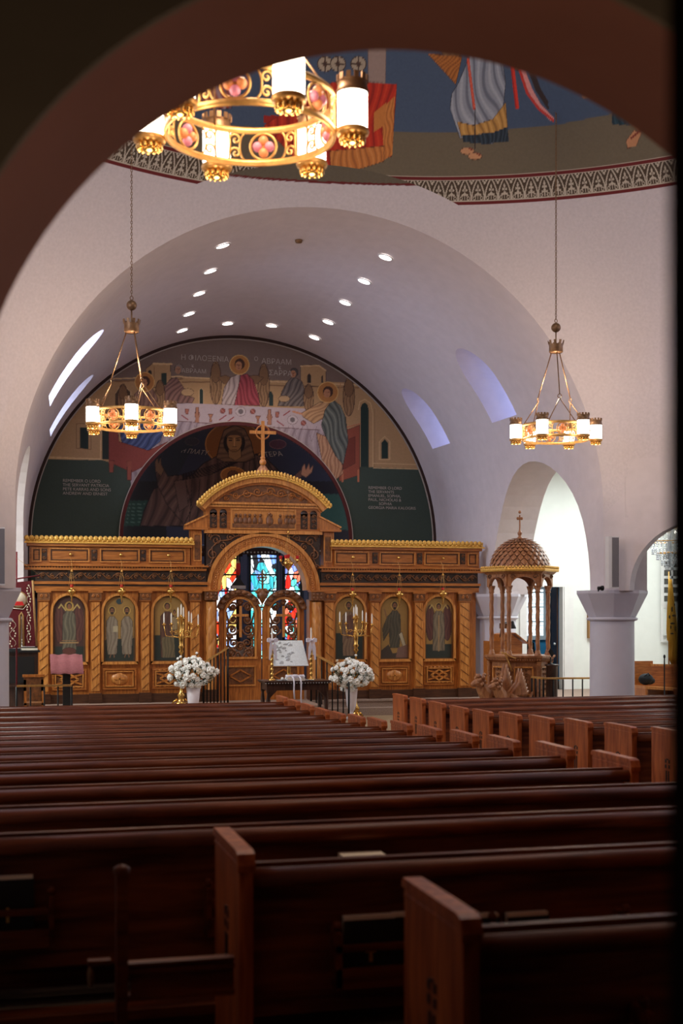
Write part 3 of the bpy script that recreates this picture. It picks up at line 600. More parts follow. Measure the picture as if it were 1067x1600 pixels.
# apse drum wall with three stained-glass windows
wins = [(XA(353, 28.2), .62), (XA(409, 28.72), .62), (XA(451, 28.5), .60)]
segs = 48
for k in range(segs):
    a0, a1 = PI*k/segs, PI*(k+1)/segs
    p0 = (AX-AR*math.cos(a0), YW+AR*math.sin(a0)); p1 = (AX-AR*math.cos(a1), YW+AR*math.sin(a1)); xm = (p0[0]+p1[0])/2
    apse.add([(p0[0], p0[1], .5), (p1[0], p1[1], .5), (p1[0], p1[1], AZ-.2), (p0[0], p0[1], AZ-.2)], [(0, 1, 2, 3)], M_NAVY)
st(apse.build('wall_apse'))
def stained(k, cx, wd, z0, z1, pal, seed):
    """a leaded stained-glass lancet set just in front of the drum"""
    rnd = np.random.RandomState(seed); a = math.acos(max(-1, min(1, -(cx-AX)/AR))); yy = YW+AR*math.sin(a)-.06
    tx, ty = math.sin(a), math.cos(a)     # tangent direction of the drum
    nu, nv = 52, 170; U, V = np.meshgrid(np.linspace(-wd/2, wd/2, nu), np.linspace(z0, z1, nv))
    P = np.stack([cx+U*tx, yy+U*ty*(1), V], -1)
    pts = np.c_[rnd.uniform(-wd/2, wd/2, 64), rnd.uniform(z0, z1, 64)]; ci = rnd.randint(0, len(pal), 64)
    uv = np.c_[U.ravel(), V.ravel()]; d = np.hypot(uv[:, None, 0]-pts[None, :, 0], (uv[:, None, 1]-pts[None, :, 1])*.55)
    o_ = np.argsort(d, 1)[:, :2]; c0 = ci[o_[:, 0]]; pc = np.array([srgb(q) for q in pal])[c0]
    # a robed figure down the middle of each light
    pc = pc*(1+.35*np.sin(uv[:, 0]*70+uv[:, 1]*9))[:, None]
    lead = (np.take_along_axis(d, o_[:, 1:2], 1)-np.take_along_axis(d, o_[:, :1], 1))[:, 0] < .009
    pc[lead] = (.006, .006, .01); pc = np.clip(pc, 0, 1)
    o = grid_mesh('window_%d' % k, P, pc, None, M_GLASSW, False); st(o)
    f = MB()
    for zz in np.arange(z0+.05, z1, .36): f.obox((cx, yy-.02, zz), (tx*wd/2, ty*wd/2, 0), (0, .012, 0), (0, 0, .017), M_IRON)
    f.build('glazing_bar', o); g = MB()
    for s_ in (-1, 1): g.obox((cx+s_*tx*wd/2, yy+s_*ty*wd/2-.02, (z0+z1)/2), (tx*.02, ty*.02, 0), (0, .03, 0), (0, 0, (z1-z0)/2), M_IRON); g.obox((cx+s_*tx*(wd/2+.12), yy+s_*ty*(wd/2+.12), (z0+z1)/2), (tx*.05, ty*.05, 0), (0, .06, 0), (0, 0, (z1-z0)/2), M_NAVY)
    g.build('window_frame', o)
stained(5, wins[0][0], .66, 1.1, 3.35, [(235, 240, 250), (230, 60, 30), (240, 240, 250), (210, 30, 30), (150, 180, 230), (240, 200, 110), (245, 245, 250)], 3)
stained(6, wins[1][0], .62, 1.1, 3.4, [(80, 200, 205), (140, 225, 225), (50, 165, 180), (225, 240, 250), (110, 150, 220), (240, 250, 250), (70, 190, 195), (200, 235, 240)], 4)
stained(7, wins[2][0], .44, 1.1, 3.35, [(235, 240, 245), (230, 50, 30), (220, 40, 30), (240, 120, 90), (90, 200, 190), (120, 140, 220), (240, 240, 245)], 9)
# ---- octagonal crossing: the pendentive dome
red = np.array(srgb((108, 26, 26))); whi = np.array(srgb((212, 202, 202))); cream = np.array(srgb((196, 184, 164))); brn = np.array(srgb((78, 62, 46)))
dcv = dome_canvas()
def z_low(phi):
    t = abs(((phi+PI/4) % (PI/2))-PI/4)      # angle from nearest cardinal
    lim = math.atan2(RA, AP)
    if t >= lim: return 3.6
    x = AP*math.tan(t); return ZS+math.sqrt(max(RS*RS-AP*AP-x*x, 0))
def dome_patch(p0, p1, nc, rows, paint):
    ph = np.linspace(p0, p1, nc); zl = np.array([z_low(p) for p in ph])
    Z = np.maximum(np.array(rows)[:, None], zl[None, :]); R = np.sqrt(np.maximum(RS*RS-(Z-ZS)**2, 1e-6))
    P = np.stack([R*np.sin(ph)[None, :], YC+R*np.cos(ph)[None, :], Z], -1)
    # clamped columns sit exactly on the arch plane
    low = Z[:-1, :]+Z[1:, :] > 0; keep = (Z[1:, :-1]-Z[:-1, :-1]+Z[1:, 1:]-Z[:-1, 1:]) > 1e-6
    z = Z.ravel(); s_ = (np.broadcast_to(ph, Z.shape).ravel())*6.6
    C = np.tile(whi, (len(z), 1)).astype(np.float64)
    if paint: px, py = project(P.reshape(-1, 3)); fig = dcv.sample(px, py, 1.45)
    else: fig = np.tile(np.array(srgb((96, 86, 68))), (len(z), 1)); fig[z > 9.15] = srgb((74, 92, 116))
    C = np.where((z > 8.60)[:, None], fig, C)
    C[(z > 8.25) & (z <= 8.29)] = red; C[(z > 8.565) & (z <= 8.60)] = red; C[(z > 8.60) & (z <= 8.612)] = cream
    b = (z > 8.29) & (z <= 8.565); u = ((s_/.20) % 1)-.5; v = (z-8.29)/.275; au = abs(u)
    pat = np.zeros(len(z), bool)
    og = .47*np.cos(np.clip(v-.12, 0, .88)*PI/1.76)**.75; pat |= (abs(au-og) < .05) & (v > .06)
    pat |= (np.hypot(u, (v-.34)*1.3) < .11) | (np.hypot(au-.17, (v-.30)*1.3) < .075) | (np.hypot(au-.12, (v-.52)*1.2) < .07) | (np.hypot(u, (v-.66)*1.0) < .08) | ((au < .03) & (v > .1) & (v < .8))
    pat |= (np.hypot(au-.5, (v-.84)*1.2) < .09) | (np.hypot(au-.38, (v-.93)*1.2) < .06) | ((v > .02) & (v < .06)) | (v > .965)
    pat |= (abs(np.hypot(au-.27, (v-.16)*1.2)-.09) < .025)
    C[b] = np.where(pat[b][:, None], cream, brn)
    return grid_mesh('ceiling', P, C, keep, M_FRESCO)
d2 = math.radians
rows = list(np.linspace(3.6, 8.2, 40))+list(np.linspace(8.21, 8.66, 58))+list(np.linspace(8.672, 10.2, 96))+list(np.linspace(10.25, 11.83, 16))
st(dome_patch(d2(-54), d2(60), 1450, rows, True))
rows2 = list(np.linspace(3.6, 8.2, 20))+[8.25, 8.2501, 8.29, 8.2901, 8.565, 8.5651, 8.6, 8.62]+list(np.linspace(8.7, 11.83, 16))
st(dome_patch(d2(60), d2(306), 420, rows2, False))
# arch soffits: east (between vault mouth and dome edge), painted like the dome above the red line
NT, NR = 420, 46
th = np.linspace(PI, 0, NT); f = np.linspace(0, 1, NR)
x0 = 4.5*np.cos(th); z0 = 3.65+4.5*np.sin(th); x1 = RA*np.cos(th); z1 = ZS+RA*np.sin(th)
Xs = x0[None]*(1-f[:, None])+x1[None]*f[:, None]; Zs = z0[None]*(1-f[:, None])+z1[None]*f[:, None]; Ys = np.broadcast_to((YE*(1-f)+(YC+AP)*f)[:, None], Xs.shape)
P = np.stack([Xs, Ys, Zs], -1); px, py = project(P.reshape(-1, 3))
ln = np.interp(px, [150, 300, 410, 510, 600, 680, 745], [262, 268, 279, 285, 288, 288.5, 270]); C = np.tile(whi, (len(px), 1)).astype(float)
up = (py < ln) & (P.reshape(-1, 3)[:, 2] > 7.9); C[up] = srgb((104, 94, 76)); C[(abs(py-ln) < 1.7) & (P.reshape(-1, 3)[:, 2] > 7.9)] = red
st(grid_mesh('trim_6', P, C, None, M_FRESCO))
m = MB()      # pier chamfers below the soffit, and the eight diagonal walls
for q in (-1, 1): m.add([(q*4.5, YE, 2.46), (q*RA, YC+AP, 2.46), (q*RA, YC+AP, ZS+.02), (q*4.5, YE, 3.66)], [(0, 1, 2, 3)], M_PL)
st(m.build('wall_pier'))
dz = math.sqrt(.5)
k = 0
for sx in (1, -1):
    for sy in (1, -1):
        k += 1
        A0 = Vector((sx*RA, YC+sy*AP, 0)); B0 = Vector((sx*AP, YC+sy*RA, 0)); L = (B0-A0).length; tdir = (B0-A0).normalized(); nrm = Vector((sx*dz, sy*dz, 0))
        fr = lambda a, b, t, A0=A0, tdir=tdir, nrm=nrm: tuple(A0+tdir*a+nrm*t+Vector((0, 0, b)))
        zb = 2.46 if sy > 0 else 0
        o = MB().prism([(0, zb), (L, zb), (L, 4.5), (0, 4.5)], .24, M_PL, fr).build('wall_diagonal')
        if sy > 0:
            fr2 = lambda a, b, t, A0=A0, tdir=tdir, nrm=nrm: tuple(A0+tdir*a+nrm*(t-.3)+Vector((0, 0, b)))
            poly = [(.07, .1)]+arc(L/2, 2.46, L/2-.07, 1.04, PI, 0, 24)+[(L-.07, .1)]
            c = MB().prism(poly, 1.2, M_PL, fr2).build('opening'); carve(o, [c])
        st(o)
# side arms: arch fronts are the dome arches; simple barrel rooms behind them
for q in (-1, 1):
    m = MB(); pl = [(YC-RA, 0)]+[(p[0], p[1]) for p in arc(YC, ZS, RA, RA, PI, 0, 40)]+[(YC+RA, 0)]
    vs = [(q*AP, a, b) for a, b in pl]+[(q*9.3, a, b) for a, b in pl]; n = len(pl)
    m.add(vs, [(i, i+1, n+i+1, n+i) for i in range(n-1)], M_PL); m.add([(q*9.3, a, b) for a, b in pl], [tuple(range(n))], M_PL); st(m.build('wall_arm'))
# west arm vault and the narthex wall with its arched opening
m = MB(); pl = [(-RA, 0)]+arc(0, ZS, RA, RA, PI, 0, 40)+[(RA, 0)]; n = len(pl)
m.add([(a, YC-AP, b) for a, b in pl]+[(a, 3.0, b) for a, b in pl], [(i, i+1, n+i+1, n+i) for i in range(n-1)], M_PL); st(m.build('wall_west'))
WX, WZ, WR = -3.62, 2.385, 1.09
m = MB(); m.box(-10, 6, 2.55, 3.0, 0, 9, M_BOUNCEPL); wl = m.build('wall_west')
poly = [(WX-WR, .3)]+arc(WX, WZ, WR, WR, PI, 0, 60)+[(WX+WR, .3)]
carve(wl, [MB().prism(poly, 1.0, M_BOUNCEPL, lambda a, b, t: (a+.178*(t-.7), 2.3+t, b)).build('opening')]); st(wl)
# dark paint on the narthex side of that wall
o = MB().prism([(-10, 0), (6, 0), (6, 9), (-10, 9)], .02, M_DARKW, lambda a, b, t: (a, 2.53+t, b)).build('wall_narthex')
carve(o, [MB().prism(poly, 1.0, M_DARKW, lambda a, b, t: (a+.178*(t-.8), 2.2+t, b)).build('opening')]); st(o)
m = MB(); m.box(-10, 6, -3, -2.9, .3, 5, M_DARKW); m.box(-10, -9.9, -3, 2.53, .3, 5, M_DARKW); m.box(5.9, 6, -3, 2.53, .3, 5, M_DARKW); m.box(-10, 6, -3, 2.53, 5, 5.1, M_DARKW); st(m.build('wall_narthex'))
dr = MB(); dr.box(CAM[0]+.5015, CAM[0]+.60, .88, .93, .34, 3.6, M_DBROWN); st(dr.build('door_1'))
# ---- aisles beyond the arches: back walls, outer walls, ceilings
for q in (-1, 1):
    m = MB()
    if q < 0: m.box(-9.6, -4.9, 25.6, 25.7, .2, 5.3, M_AISLE)
    else:
        xa, xb = XA(822, 25.6), XA(878, 25.6); zt = ZA(850, 917, 25.6)
        m.box(4.9, xa, 25.6, 25.75, .2, 5.3, M_AISLE); m.box(xa, xb, 25.6, 25.75, zt, 5.3, M_AISLE); m.box(xb, 9.6, 25.6, 25.75, .2, 5.3, M_AISLE)
    st(m.build('wall_aisle')); m = MB()
    m.box(min(q*9.5, q*9.6), max(q*9.5, q*9.6), 17.2, 25.7, 0, 5.3, M_AISLE); st(m.build('wall_aisle')); m = MB()
    m.add([(q*5.1, 19.2, 5.3), (q*9.6, 17.2, 5.3), (q*9.6, 25.7, 5.3), (q*4.9, 25.7, 5.3)], [(0, 1, 2, 3)], M_AISLE); st(m.build('ceiling')); m = MB()
    m.add([(q*6.3, 17.1, 0), (q*9.6, 17.1, 0), (q*9.6, 17.1, 5.3), (q*6.3, 17.1, 5.3)], [(0, 1, 2, 3)], M_AISLE); st(m.build('wall_aisle'))
# ---- columns with octagonal flared capitals
def column(x, y, label):
    t = thing('column', label, 'column', (x, y, .2), 'round white columns of the arcade')
    m = MB(); m.lathe([(.355, .2), (.35, 1.95), (.35, 1.99)], (x, y, 0), M_COLM, 40); m.build('shaft', t)
    m = MB(); m.lathe([(.35, 1.98), (.40, 2.0), (.405, 2.03), (.37, 2.045)], (x, y, 0), M_COLM, 40); m.build('collar', t)
    m = MB(); m.lathe([(.37, 2.04), (.56, 2.42), (.56, 2.47), (.0, 2.47)], (x, y, 0), M_COLM, 8, PI/8, 2*PI+PI/8, False); m.build('capital', t)
    return t
column(4.79, 19.3, 'white round column with flared capital below the slim wall speaker, beside the pulpit')
column(-4.93, 19.3, 'white round column with flared capital at the left edge of the photo')
column(4.62, 23.9, 'white round column with flared capital partly hidden behind the carved screen and pulpit')
column(-4.72, 23.9, 'white round column behind the far left end of the carved wooden screen')
# ---- downlights in the vault
def vz(x, y):
    f_ = (y-YE)/(YW+.35-YE); R = 4.5-.31*f_; zc = 3.65-.1*f_; return zc+math.sqrt(R*R-x*x), (x/R)
spots = [(q*1.33, y) for y in (20.4, 21.7, 23.0, 24.3) for q in (-1, 1)]+[(-1.30, 25.5), (1.33, 25.45), (-.41, 25.5), (.46, 25.45)]
names_ = ['first', 'second', 'third', 'fourth']
for i, (x, y) in enumerate(spots):
    z, sn = vz(x, y); side = 'left' if x < 0 else 'right'
    if i < 8: lab = 'round recessed vault downlight, %s from the front in the %s row' % (names_[i//2], side)
    else: lab = ['round recessed downlight at the far left end above the painted arch', 'round recessed downlight at the far right end above the painted arch', 'left of the two middle downlights above the painted arch', 'right of the two middle downlights above the painted arch'][i-8]
    t = thing('downlight', lab, 'downlight', (x, y, z), 'recessed downlights in the vault')
    a = math.asin(sn); N_ = Vector((-sn, 0, -math.cos(a))); T_ = Vector((math.cos(a), 0, -sn)); B_ = Vector((0, 1, 0)); c = Vector((x, y, z))
    def disc(r0, r1, d0, d1, mt):
        m = MB(); n = 20; vs = [c+T_*math.cos(2*PI*k/n)*r+B_*math.sin(2*PI*k/n)*r+N_*d for r, d in ((r0, d0), (r1, d1)) for k in range(n)]
        m.add(vs, [(k, (k+1) % n, n+(k+1) % n, n+k) for k in range(n)], mt); return m
    disc(.135, .105, .004, .012, M_WHITE).build('rim', t)
    disc(.105, .001, .010, .008, M_DOWN if x > 1 or i >= 8 else M_DOWN).build('lens', t)
    l = bpy.data.lights.new('spot', 'SPOT'); l.energy = 62; l.color = (1, .80, .66); l.spot_size = 1.9; l.spot_blend = 1; l.shadow_soft_size = .1
    o = bpy.data.objects.new('spot', l); COL.objects.link(o); o.location = c+N_*.06
# smoke detector
m = MB(); z, _ = vz(-.09, 20.48); m.lathe([(.0, z-.05), (.05, z-.045), (.06, z-.02), (.06, z)], (-.09, 20.48, 0), M_DBRASS, 14)
m.build('smoke_detector', label='small dark smoke detector at the crown of the vault', category='detector')
# inscriptions on the tympanum
fy = YW-.012
def wt(body, x, y, size, al='CENTER'): p = PY(x, y, YW); return text(body, fresco, (p[0], fy, p[2]), size, align=al)
wt('Η ΦΙΛΟΞΕΝΙΑ', 320, 564, .15); wt('Κ', 301, 574, .08); wt('ΑΒΡΑΑΜ', 303, 583, .12); wt('Ο', 400, 564, .12); wt('ΑΒΡΑΑΜ', 432, 569, .15); wt('Κ', 437, 577, .09); wt('ΣΑΡΡΑ', 438, 587, .15)
wt('REMEMBER O LORD\nTHE SERVANT PATRICIA\nPETE KARRAS AND SONS\nANDREW AND ERNEST', 98, 753, .083, 'LEFT')
wt('REMEMBER O LORD\nTHE SERVANTS\nEMANUEL, SOPHIA,\nPAUL, NICHOLAS &\n          SOPHIA\nGEORGIA MARIA KALOGRIS', 575, 764, .083, 'LEFT')
def ct(body, x, y, size):   # on the conch
    r = ray(x, y); k_ = 20
    while True:
        q_ = Vector((CAM[0]+k_*r[0], k_*r[1], CAM[2]+k_*r[2])); k_ += .01
        if q_[1] > YW and ((q_[0]-AX)**2+((q_[1]-YW)/.98)**2+(q_[2]-AZ)**2) > (AR-.05)**2: break
    a = math.atan2(q_[0]-AX, q_[1]-YW); el = math.asin(min(1, (q_[2]-AZ)/AR)); return text(body, conch, q_, size, align='CENTER', rot=(PI/2+el*.8, 0, -a*.85))
ct('Η ΠΛΑΤΥ', 303, 709, .16); ct('ΤΕΡΑ', 428, 713, .17)
# ---------------------------------------------------------------- carved wooden screen (iconostasis)
IY = 23.8; IX = -.03
ico = thing('icon_screen', 'wide carved honey oak screen with six arched icons and gold cresting behind the flowers', 'screen', (IX, IY, .5))
def spiral(m, cx, cz, y, r, turns, a0, mt, t=.014, q=1, n=22):
    pts = []
    for i in range(n+1):
        f_ = i/n; a = a0+q*turns*2*PI*f_; rr = r*(1-.85*f_); pts.append((cx+rr*math.cos(a), y, cz+rr*math.sin(a)))
    m.tube(pts, t, mt, 4, rs=[t*(1-.5*i/n) for i in range(n+1)])
    m.ball(pts[-1], t*1.5, mt, 6, 4)
def scrollband(m, x0, x1, z0, z1, y, mt, step):
    n = max(1, int(round((x1-x0)/step))); st_ = (x1-x0)/n; zc = (z0+z1)/2; r = (z1-z0)*.36
    m.tube([(x0+(x1-x0)*i/(n*6), y, zc+(z1-z0)*.34*math.sin(PI*i/6)) for i in range(n*6+1)], .010, mt, 4)
    for i in range(n):
        q = 1 if i % 2 else -1
        spiral(m, x0+(i+.5)*st_, zc-q*r*.1, y-.004, r*.8, 1.2, PI*.5*q, mt, .012, q, 12)
        m.ball((x0+(i)*st_, y, zc+q*r*.7), .016, mt, 6, 3, (1.3, .5, .8))
def frame(m, x0, x1, z0, z1, y, w_, d, mt):   # raised picture frame
    m.box(x0, x1, y-d, y, z1-w_, z1, mt); m.box(x0, x1, y-d, y, z0, z0+w_, mt); m.box(x0, x0+w_, y-d, y, z0+w_, z1-w_, mt); m.box(x1-w_, x1, y-d, y, z0+w_, z1-w_, mt)
def cross(m, cx, cz, y, h, wd, t, d, mt, arm=.68):
    m.box(cx-t/2, cx+t/2, y-d, y, cz, cz+h, mt); m.box(cx-wd/2, cx-t/2, y-d, y, cz+h*arm-t/2, cz+h*arm+t/2, mt); m.box(cx+t/2, cx+wd/2, y-d, y, cz+h*arm-t/2, cz+h*arm+t/2, mt)
icx = [-3.533, -2.65, -1.765, 1.607, 2.484, 3.369]
pil = [(-4.065, -3.888), (-3.163, -2.994), (-2.278, -2.118), (-1.388, -1.213), (1.113, 1.298), (2.0, 2.17), (2.87, 3.04), (3.762, 3.969)]
icon_names = ['winged figure in dark red robes painted on an arched panel', 'two robed men standing side by side on a gold arched panel', 'woman in brown veil holding a child on a gold arched panel', 'bearded robed man painted on a gold arched panel', 'man in dark green fur robe with open scroll on an arched panel', 'winged figure in armour and red wings on an arched panel']
# side walls of the screen with arched openings for the icons
for side in (0, 1):
    xs0, xs1 = (-4.08, -1.12) if side == 0 else (1.06, 4.12)
    m = MB(); m.box(xs0, xs1, IY-.02, IY+.06, .5, 3.0, M_OAK); bd = m.build('screen_wall', ico)
    m = MB(); m.box(xs0-.03, xs1+.03, IY-.07, IY+.0, .5, .66, M_PLINTH)
    for a, b in pil:
        if xs0-.1 < a < xs1: m.box(a-.03, b+.03, IY-.13, IY-.06, .5, .68, M_PLINTH)
    m.build('plinth', ico)
for i, cx in enumerate(icx):
    z0, z1 = 1.24, 2.41; r = .272
    # recessed arch board
    xl, xr = cx-.345, cx+.345; zt = 2.50; m = MB(); n = 20
    a_ = arc(cx, z1-r, r+.02, r+.02, PI, 0, n); outer = [(xl+(xr-xl)*k/n, zt) for k in range(n+1)]
    m.ring(outer, a_, .06, M_OAK, lambda a, b, t: (a, IY-.06+t*.9, b))
    m.box(xl, cx-r-.02, IY-.06, IY-.006, z0-.03, z1-r, M_OAK); m.box(cx+r+.02, xr, IY-.06, IY-.006, z0-.03, z1-r, M_OAK)
    m.build('arch_board', ico)
    m = MB(); m.ring([(cx-r-.055, z0-.05)]+arc(cx, z1-r, r+.055, r+.055, PI, 0, n)+[(cx+r+.055, z0-.05)], [(cx-r-.012, z0-.0)]+arc(cx, z1-r, r+.012, r+.012, PI, 0, n)+[(cx+r+.012, z0-.0)], .03, M_OAKL, lambda a, b, t: (a, IY-.085+t, b))
    m.box(cx-r-.055, cx+r+.055, IY-.085, IY-.05, z0-.05, z0, M_OAKL); m.build('icon_frame', ico)
    cv = icon_canvas(i); nu, nv = 60, 124
    U, V = np.meshgrid(np.linspace(-r-.005, r+.005, nu), np.linspace(z0, z1+.004, nv))
    Pq = np.stack([cx+U, np.full_like(U, IY-.032), V], -1); uc = (U[1:, 1:]+U[:-1, :-1])/2; vc = (V[1:, 1:]+V[:-1, :-1])/2
    kp = (vc < z1-r) | (uc**2+(vc-(z1-r))**2 < (r+.008)**2)
    ip = grid_mesh('icon_panel', Pq-np.array(ico['org']), cv.sample((U.ravel()+r)/(2*r)*54, (z1-V.ravel())/(z1-z0)*110, 1.0), kp, M_ICON, False)
    ip.parent = ico; ip['org'] = ico['org']; ip['label'] = icon_names[i]
    # lower carved panel
    m = MB(); frame(m, cx-.30, cx+.30, .74, 1.12, IY-.02, .035, .03, M_OAKH); frame(m, cx-.25, cx+.25, .79, 1.07, IY-.02, .02, .045, M_OAKL); m.box(cx-.23, cx+.23, IY-.035, IY-.01, .81, 1.05, M_CARVE if i not in (1, 4) else M_OAK)
    pn = m.build('carved_panel', ico); m = MB(); zc = .93
    if i in (1, 4):
        m.lathe([(.0, -.03), (.10, -.03), (.112, -.015), (.112, 0)], (cx, IY-.03, zc), M_OAKL, 24, axis='y')
        for s_ in (-1, 1): m.lathe([(.0, -.02), (.085, -.02), (.09, 0)], (cx+s_*.06, IY-.03, zc), M_OAKL, 16, axis='y')
        m.box(cx-.10, cx+.10, IY-.075, IY-.03, zc-.012, zc+.012, M_OAKL); m.box(cx-.012, cx+.012, IY-.075, IY-.03, zc-.09, zc+.09, M_OAKL)
        m.build('rosette', pn)
    else:
        for q in (-1, 1):
            m.bar((cx-.22, IY-.05, zc+q*.09), (cx, IY-.05, zc+q*.02), .028, .03, M_OAK); m.bar((cx, IY-.05, zc+q*.02), (cx+.22, IY-.05, zc+q*.09), .028, .03, M_OAK)
            m.bar((cx-.16, IY-.05, zc), (cx, IY-.05, zc+q*.10), .026, .03, M_OAKL); m.bar((cx, IY-.05, zc+q*.10), (cx+.16, IY-.05, zc), .026, .03, M_OAKL)
        for q in range(-3, 4): m.ball((cx+q*.08, IY-.05, zc+.15), .02, M_OAK, 6, 3, (1.8, .6, .7)); m.ball((cx+q*.08, IY-.05, zc-.15), .02, M_OAK, 6, 3, (1.8, .6, .7))
        m.ball((cx, IY-.05, zc), .03, M_OAKL, 8, 4, (1, .5, 1)); m.build('lattice', pn)
for j, (a, b) in enumerate(pil):
    m = MB(); m.box(a, b, IY-.10, IY-.01, .68, 2.32, M_OAK); m.box(a+.012, b-.012, IY-.112, IY-.10, .72, 2.30, M_OAKL)
    p_ = m.build('pilaster', ico); m = MB(); q = 1 if a < 0 else -1
    for k in range(9):
        zz = .80+k*.175; m.bar((a+.02, IY-.115, zz-.06*q+.0), (b-.02, IY-.115, zz+.06*q), .012, .008, M_CARVE)
    m.build('groove', p_); m = MB()
    m.box(a-.02, b+.02, IY-.13, IY-.02, 2.34, 2.47, M_CARVE); m.box(a-.04, b+.04, IY-.14, IY-.02, 2.47, 2.50, M_OAKH); m.box(a-.02, b+.02, IY-.125, IY-.02, 2.32, 2.345, M_OAKH)
    c_ = m.build('capital', ico); m = MB(); cx = (a+b)/2
    for s_ in (-1, 1): spiral(m, cx+s_*.05, 2.41, IY-.135, .035, 1, PI/2, M_OAK, .011, s_, 10)
    m.build('volute', c_)
# entablature on both sides
for side in (0, 1):
    x0, x1 = (-4.12, -1.10) if side == 0 else (1.05, 4.13); xo0, xo1 = (x0-.18, x1) if side == 0 else (x0, x1+.10)
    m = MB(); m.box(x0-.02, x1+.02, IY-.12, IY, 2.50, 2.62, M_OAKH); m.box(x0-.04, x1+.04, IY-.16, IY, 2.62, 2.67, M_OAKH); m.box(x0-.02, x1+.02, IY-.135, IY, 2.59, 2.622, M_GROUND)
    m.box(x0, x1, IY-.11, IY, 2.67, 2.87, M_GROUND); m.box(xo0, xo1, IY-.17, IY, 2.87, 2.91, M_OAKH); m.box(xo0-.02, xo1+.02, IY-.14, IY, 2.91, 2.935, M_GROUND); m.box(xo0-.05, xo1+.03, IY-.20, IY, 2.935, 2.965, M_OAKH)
    for k in range(int((xo1-xo0)/.05)): m.box(xo0+k*.05, xo0+k*.05+.028, IY-.165, IY-.13, 2.91, 2.935, M_OAK)
    m.build('entablature', ico)
    m = MB(); scrollband(m, x0+.05, x1-.03, 2.69, 2.85, IY-.122, M_CARVE, .16); o = m.build('carved_frieze', ico)
    # attic with framed panels, carved blocks, brass knobs
    xa, xb = (-4.22, -1.39) if side == 0 else (1.31, 4.17)
    m = MB(); m.box(xa, xb, IY-.08, IY+.1, 2.965, 3.29, M_OAKH); m.box(xa-.05, xb+.03, IY-.16, IY+.1, 3.29, 3.34, M_OAKH); m.build('attic', ico)
    bl = [-3.97+.0, -3.10, -2.235] if side == 0 else [2.09, 2.97, 3.83]
    mids = [(-3.533, .35), (-2.65, .35), (-1.80, .33), (-4.10, .085)] if side == 0 else [(1.64, .33), (2.53, .35), (3.41, .35), (4.03, .10)]
    for j, (cx, hw) in enumerate(mids):
        m = MB(); frame(m, cx-hw, cx+hw, 3.01, 3.26, IY-.08, .02, .03, M_OAKL); frame(m, cx-hw+.035, cx+hw-.035, 3.045, 3.225, IY-.08, .012, .012, M_GROUND); pn = m.build('attic_panel', ico)
        if j < 3: m = MB(); m.lathe([(.001, -.05), (.025, -.045), (.03, -.03), (.012, -.01), (.02, 0)], (cx+.02, IY-.085, 3.15), M_POLB, 12, axis='y'); m.build('brass_knob', pn)
    for cx in bl:
        m = MB(); m.box(cx-.05, cx+.05, IY-.095, IY-.075, 3.04, 3.24, M_GROUND)
        for s_ in (-1, 1): spiral(m, cx, 3.14+s_*.05, IY-.10, .035, 1.2, 0, M_CARVE, .011, s_, 12)
        m.build('carved_block', ico)
    m = MB(); m.box(xa-.09, xb+.07, IY-.20, IY-.10, 3.34, 3.365, M_GOLD); m.box(xa-.07, xb+.05, IY-.15, IY-.10, 3.36, 3.455, M_GOLD)
    n = int((xb-xa+.1)/.085)
    for k in range(n+1):
        x = xa-.05+k*.085; m.ball((x, IY-.155, 3.43), .05, M_GOLD, 8, 5, (.9, .4, 1.0)); m.ball((x+.042, IY-.16, 3.385), .024, M_GOLD, 6, 3)
    m.build('gold_cresting', ico)
# ---- central portal
PYF = IY-.06
m = MB(); n = 30; R1, R0 = .96, .84
# front board with arch opening (spandrels)
a_ = arc(IX, 2.53, R1, R1, PI, 0, n); outer = [(IX-1.06+2.12*k/n, 3.58) for k in range(n+1)]
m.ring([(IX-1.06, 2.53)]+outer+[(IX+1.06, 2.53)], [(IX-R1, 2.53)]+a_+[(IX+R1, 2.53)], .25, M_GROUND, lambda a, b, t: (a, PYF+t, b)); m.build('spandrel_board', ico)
m = MB(); m.ring(arc(IX, 2.53, 1.055, 1.055, PI, 0, 40), arc(IX, 2.53, .99, .99, PI, 0, 40), .06, M_OAKL, lambda a, b, t: (a, PYF-.06+t, b))
m.ring(arc(IX, 2.53, .99, .99, PI, 0, 40), arc(IX, 2.53, .855, .855, PI, 0, 40), .05, M_OAK, lambda a, b, t: (a, PYF-.03+t, b))
m.ring(arc(IX, 2.53, .86, .86, PI, 0, 40), arc(IX, 2.53, .80, .80, PI, 0, 40), .36, M_OAKL, lambda a, b, t: (a, PYF-.05+t, b)); ar = m.build('portal_arch', ico)
m = MB()
for k in range(31):
    a = PI*(k+.5)/31; c = (IX+.922*math.cos(a), PYF-.03, 2.53+.922*math.sin(a))
    m.tube([(c[0]+.042*math.cos(b), c[1], c[2]+.042*math.sin(b)) for b in np.linspace(0, 2*PI, 9)[:-1]], .009, M_OAKL, 4, closed=True); m.ball(c, .018, M_OAKL, 6, 4)
m.build('carved_roundel_band', ar)
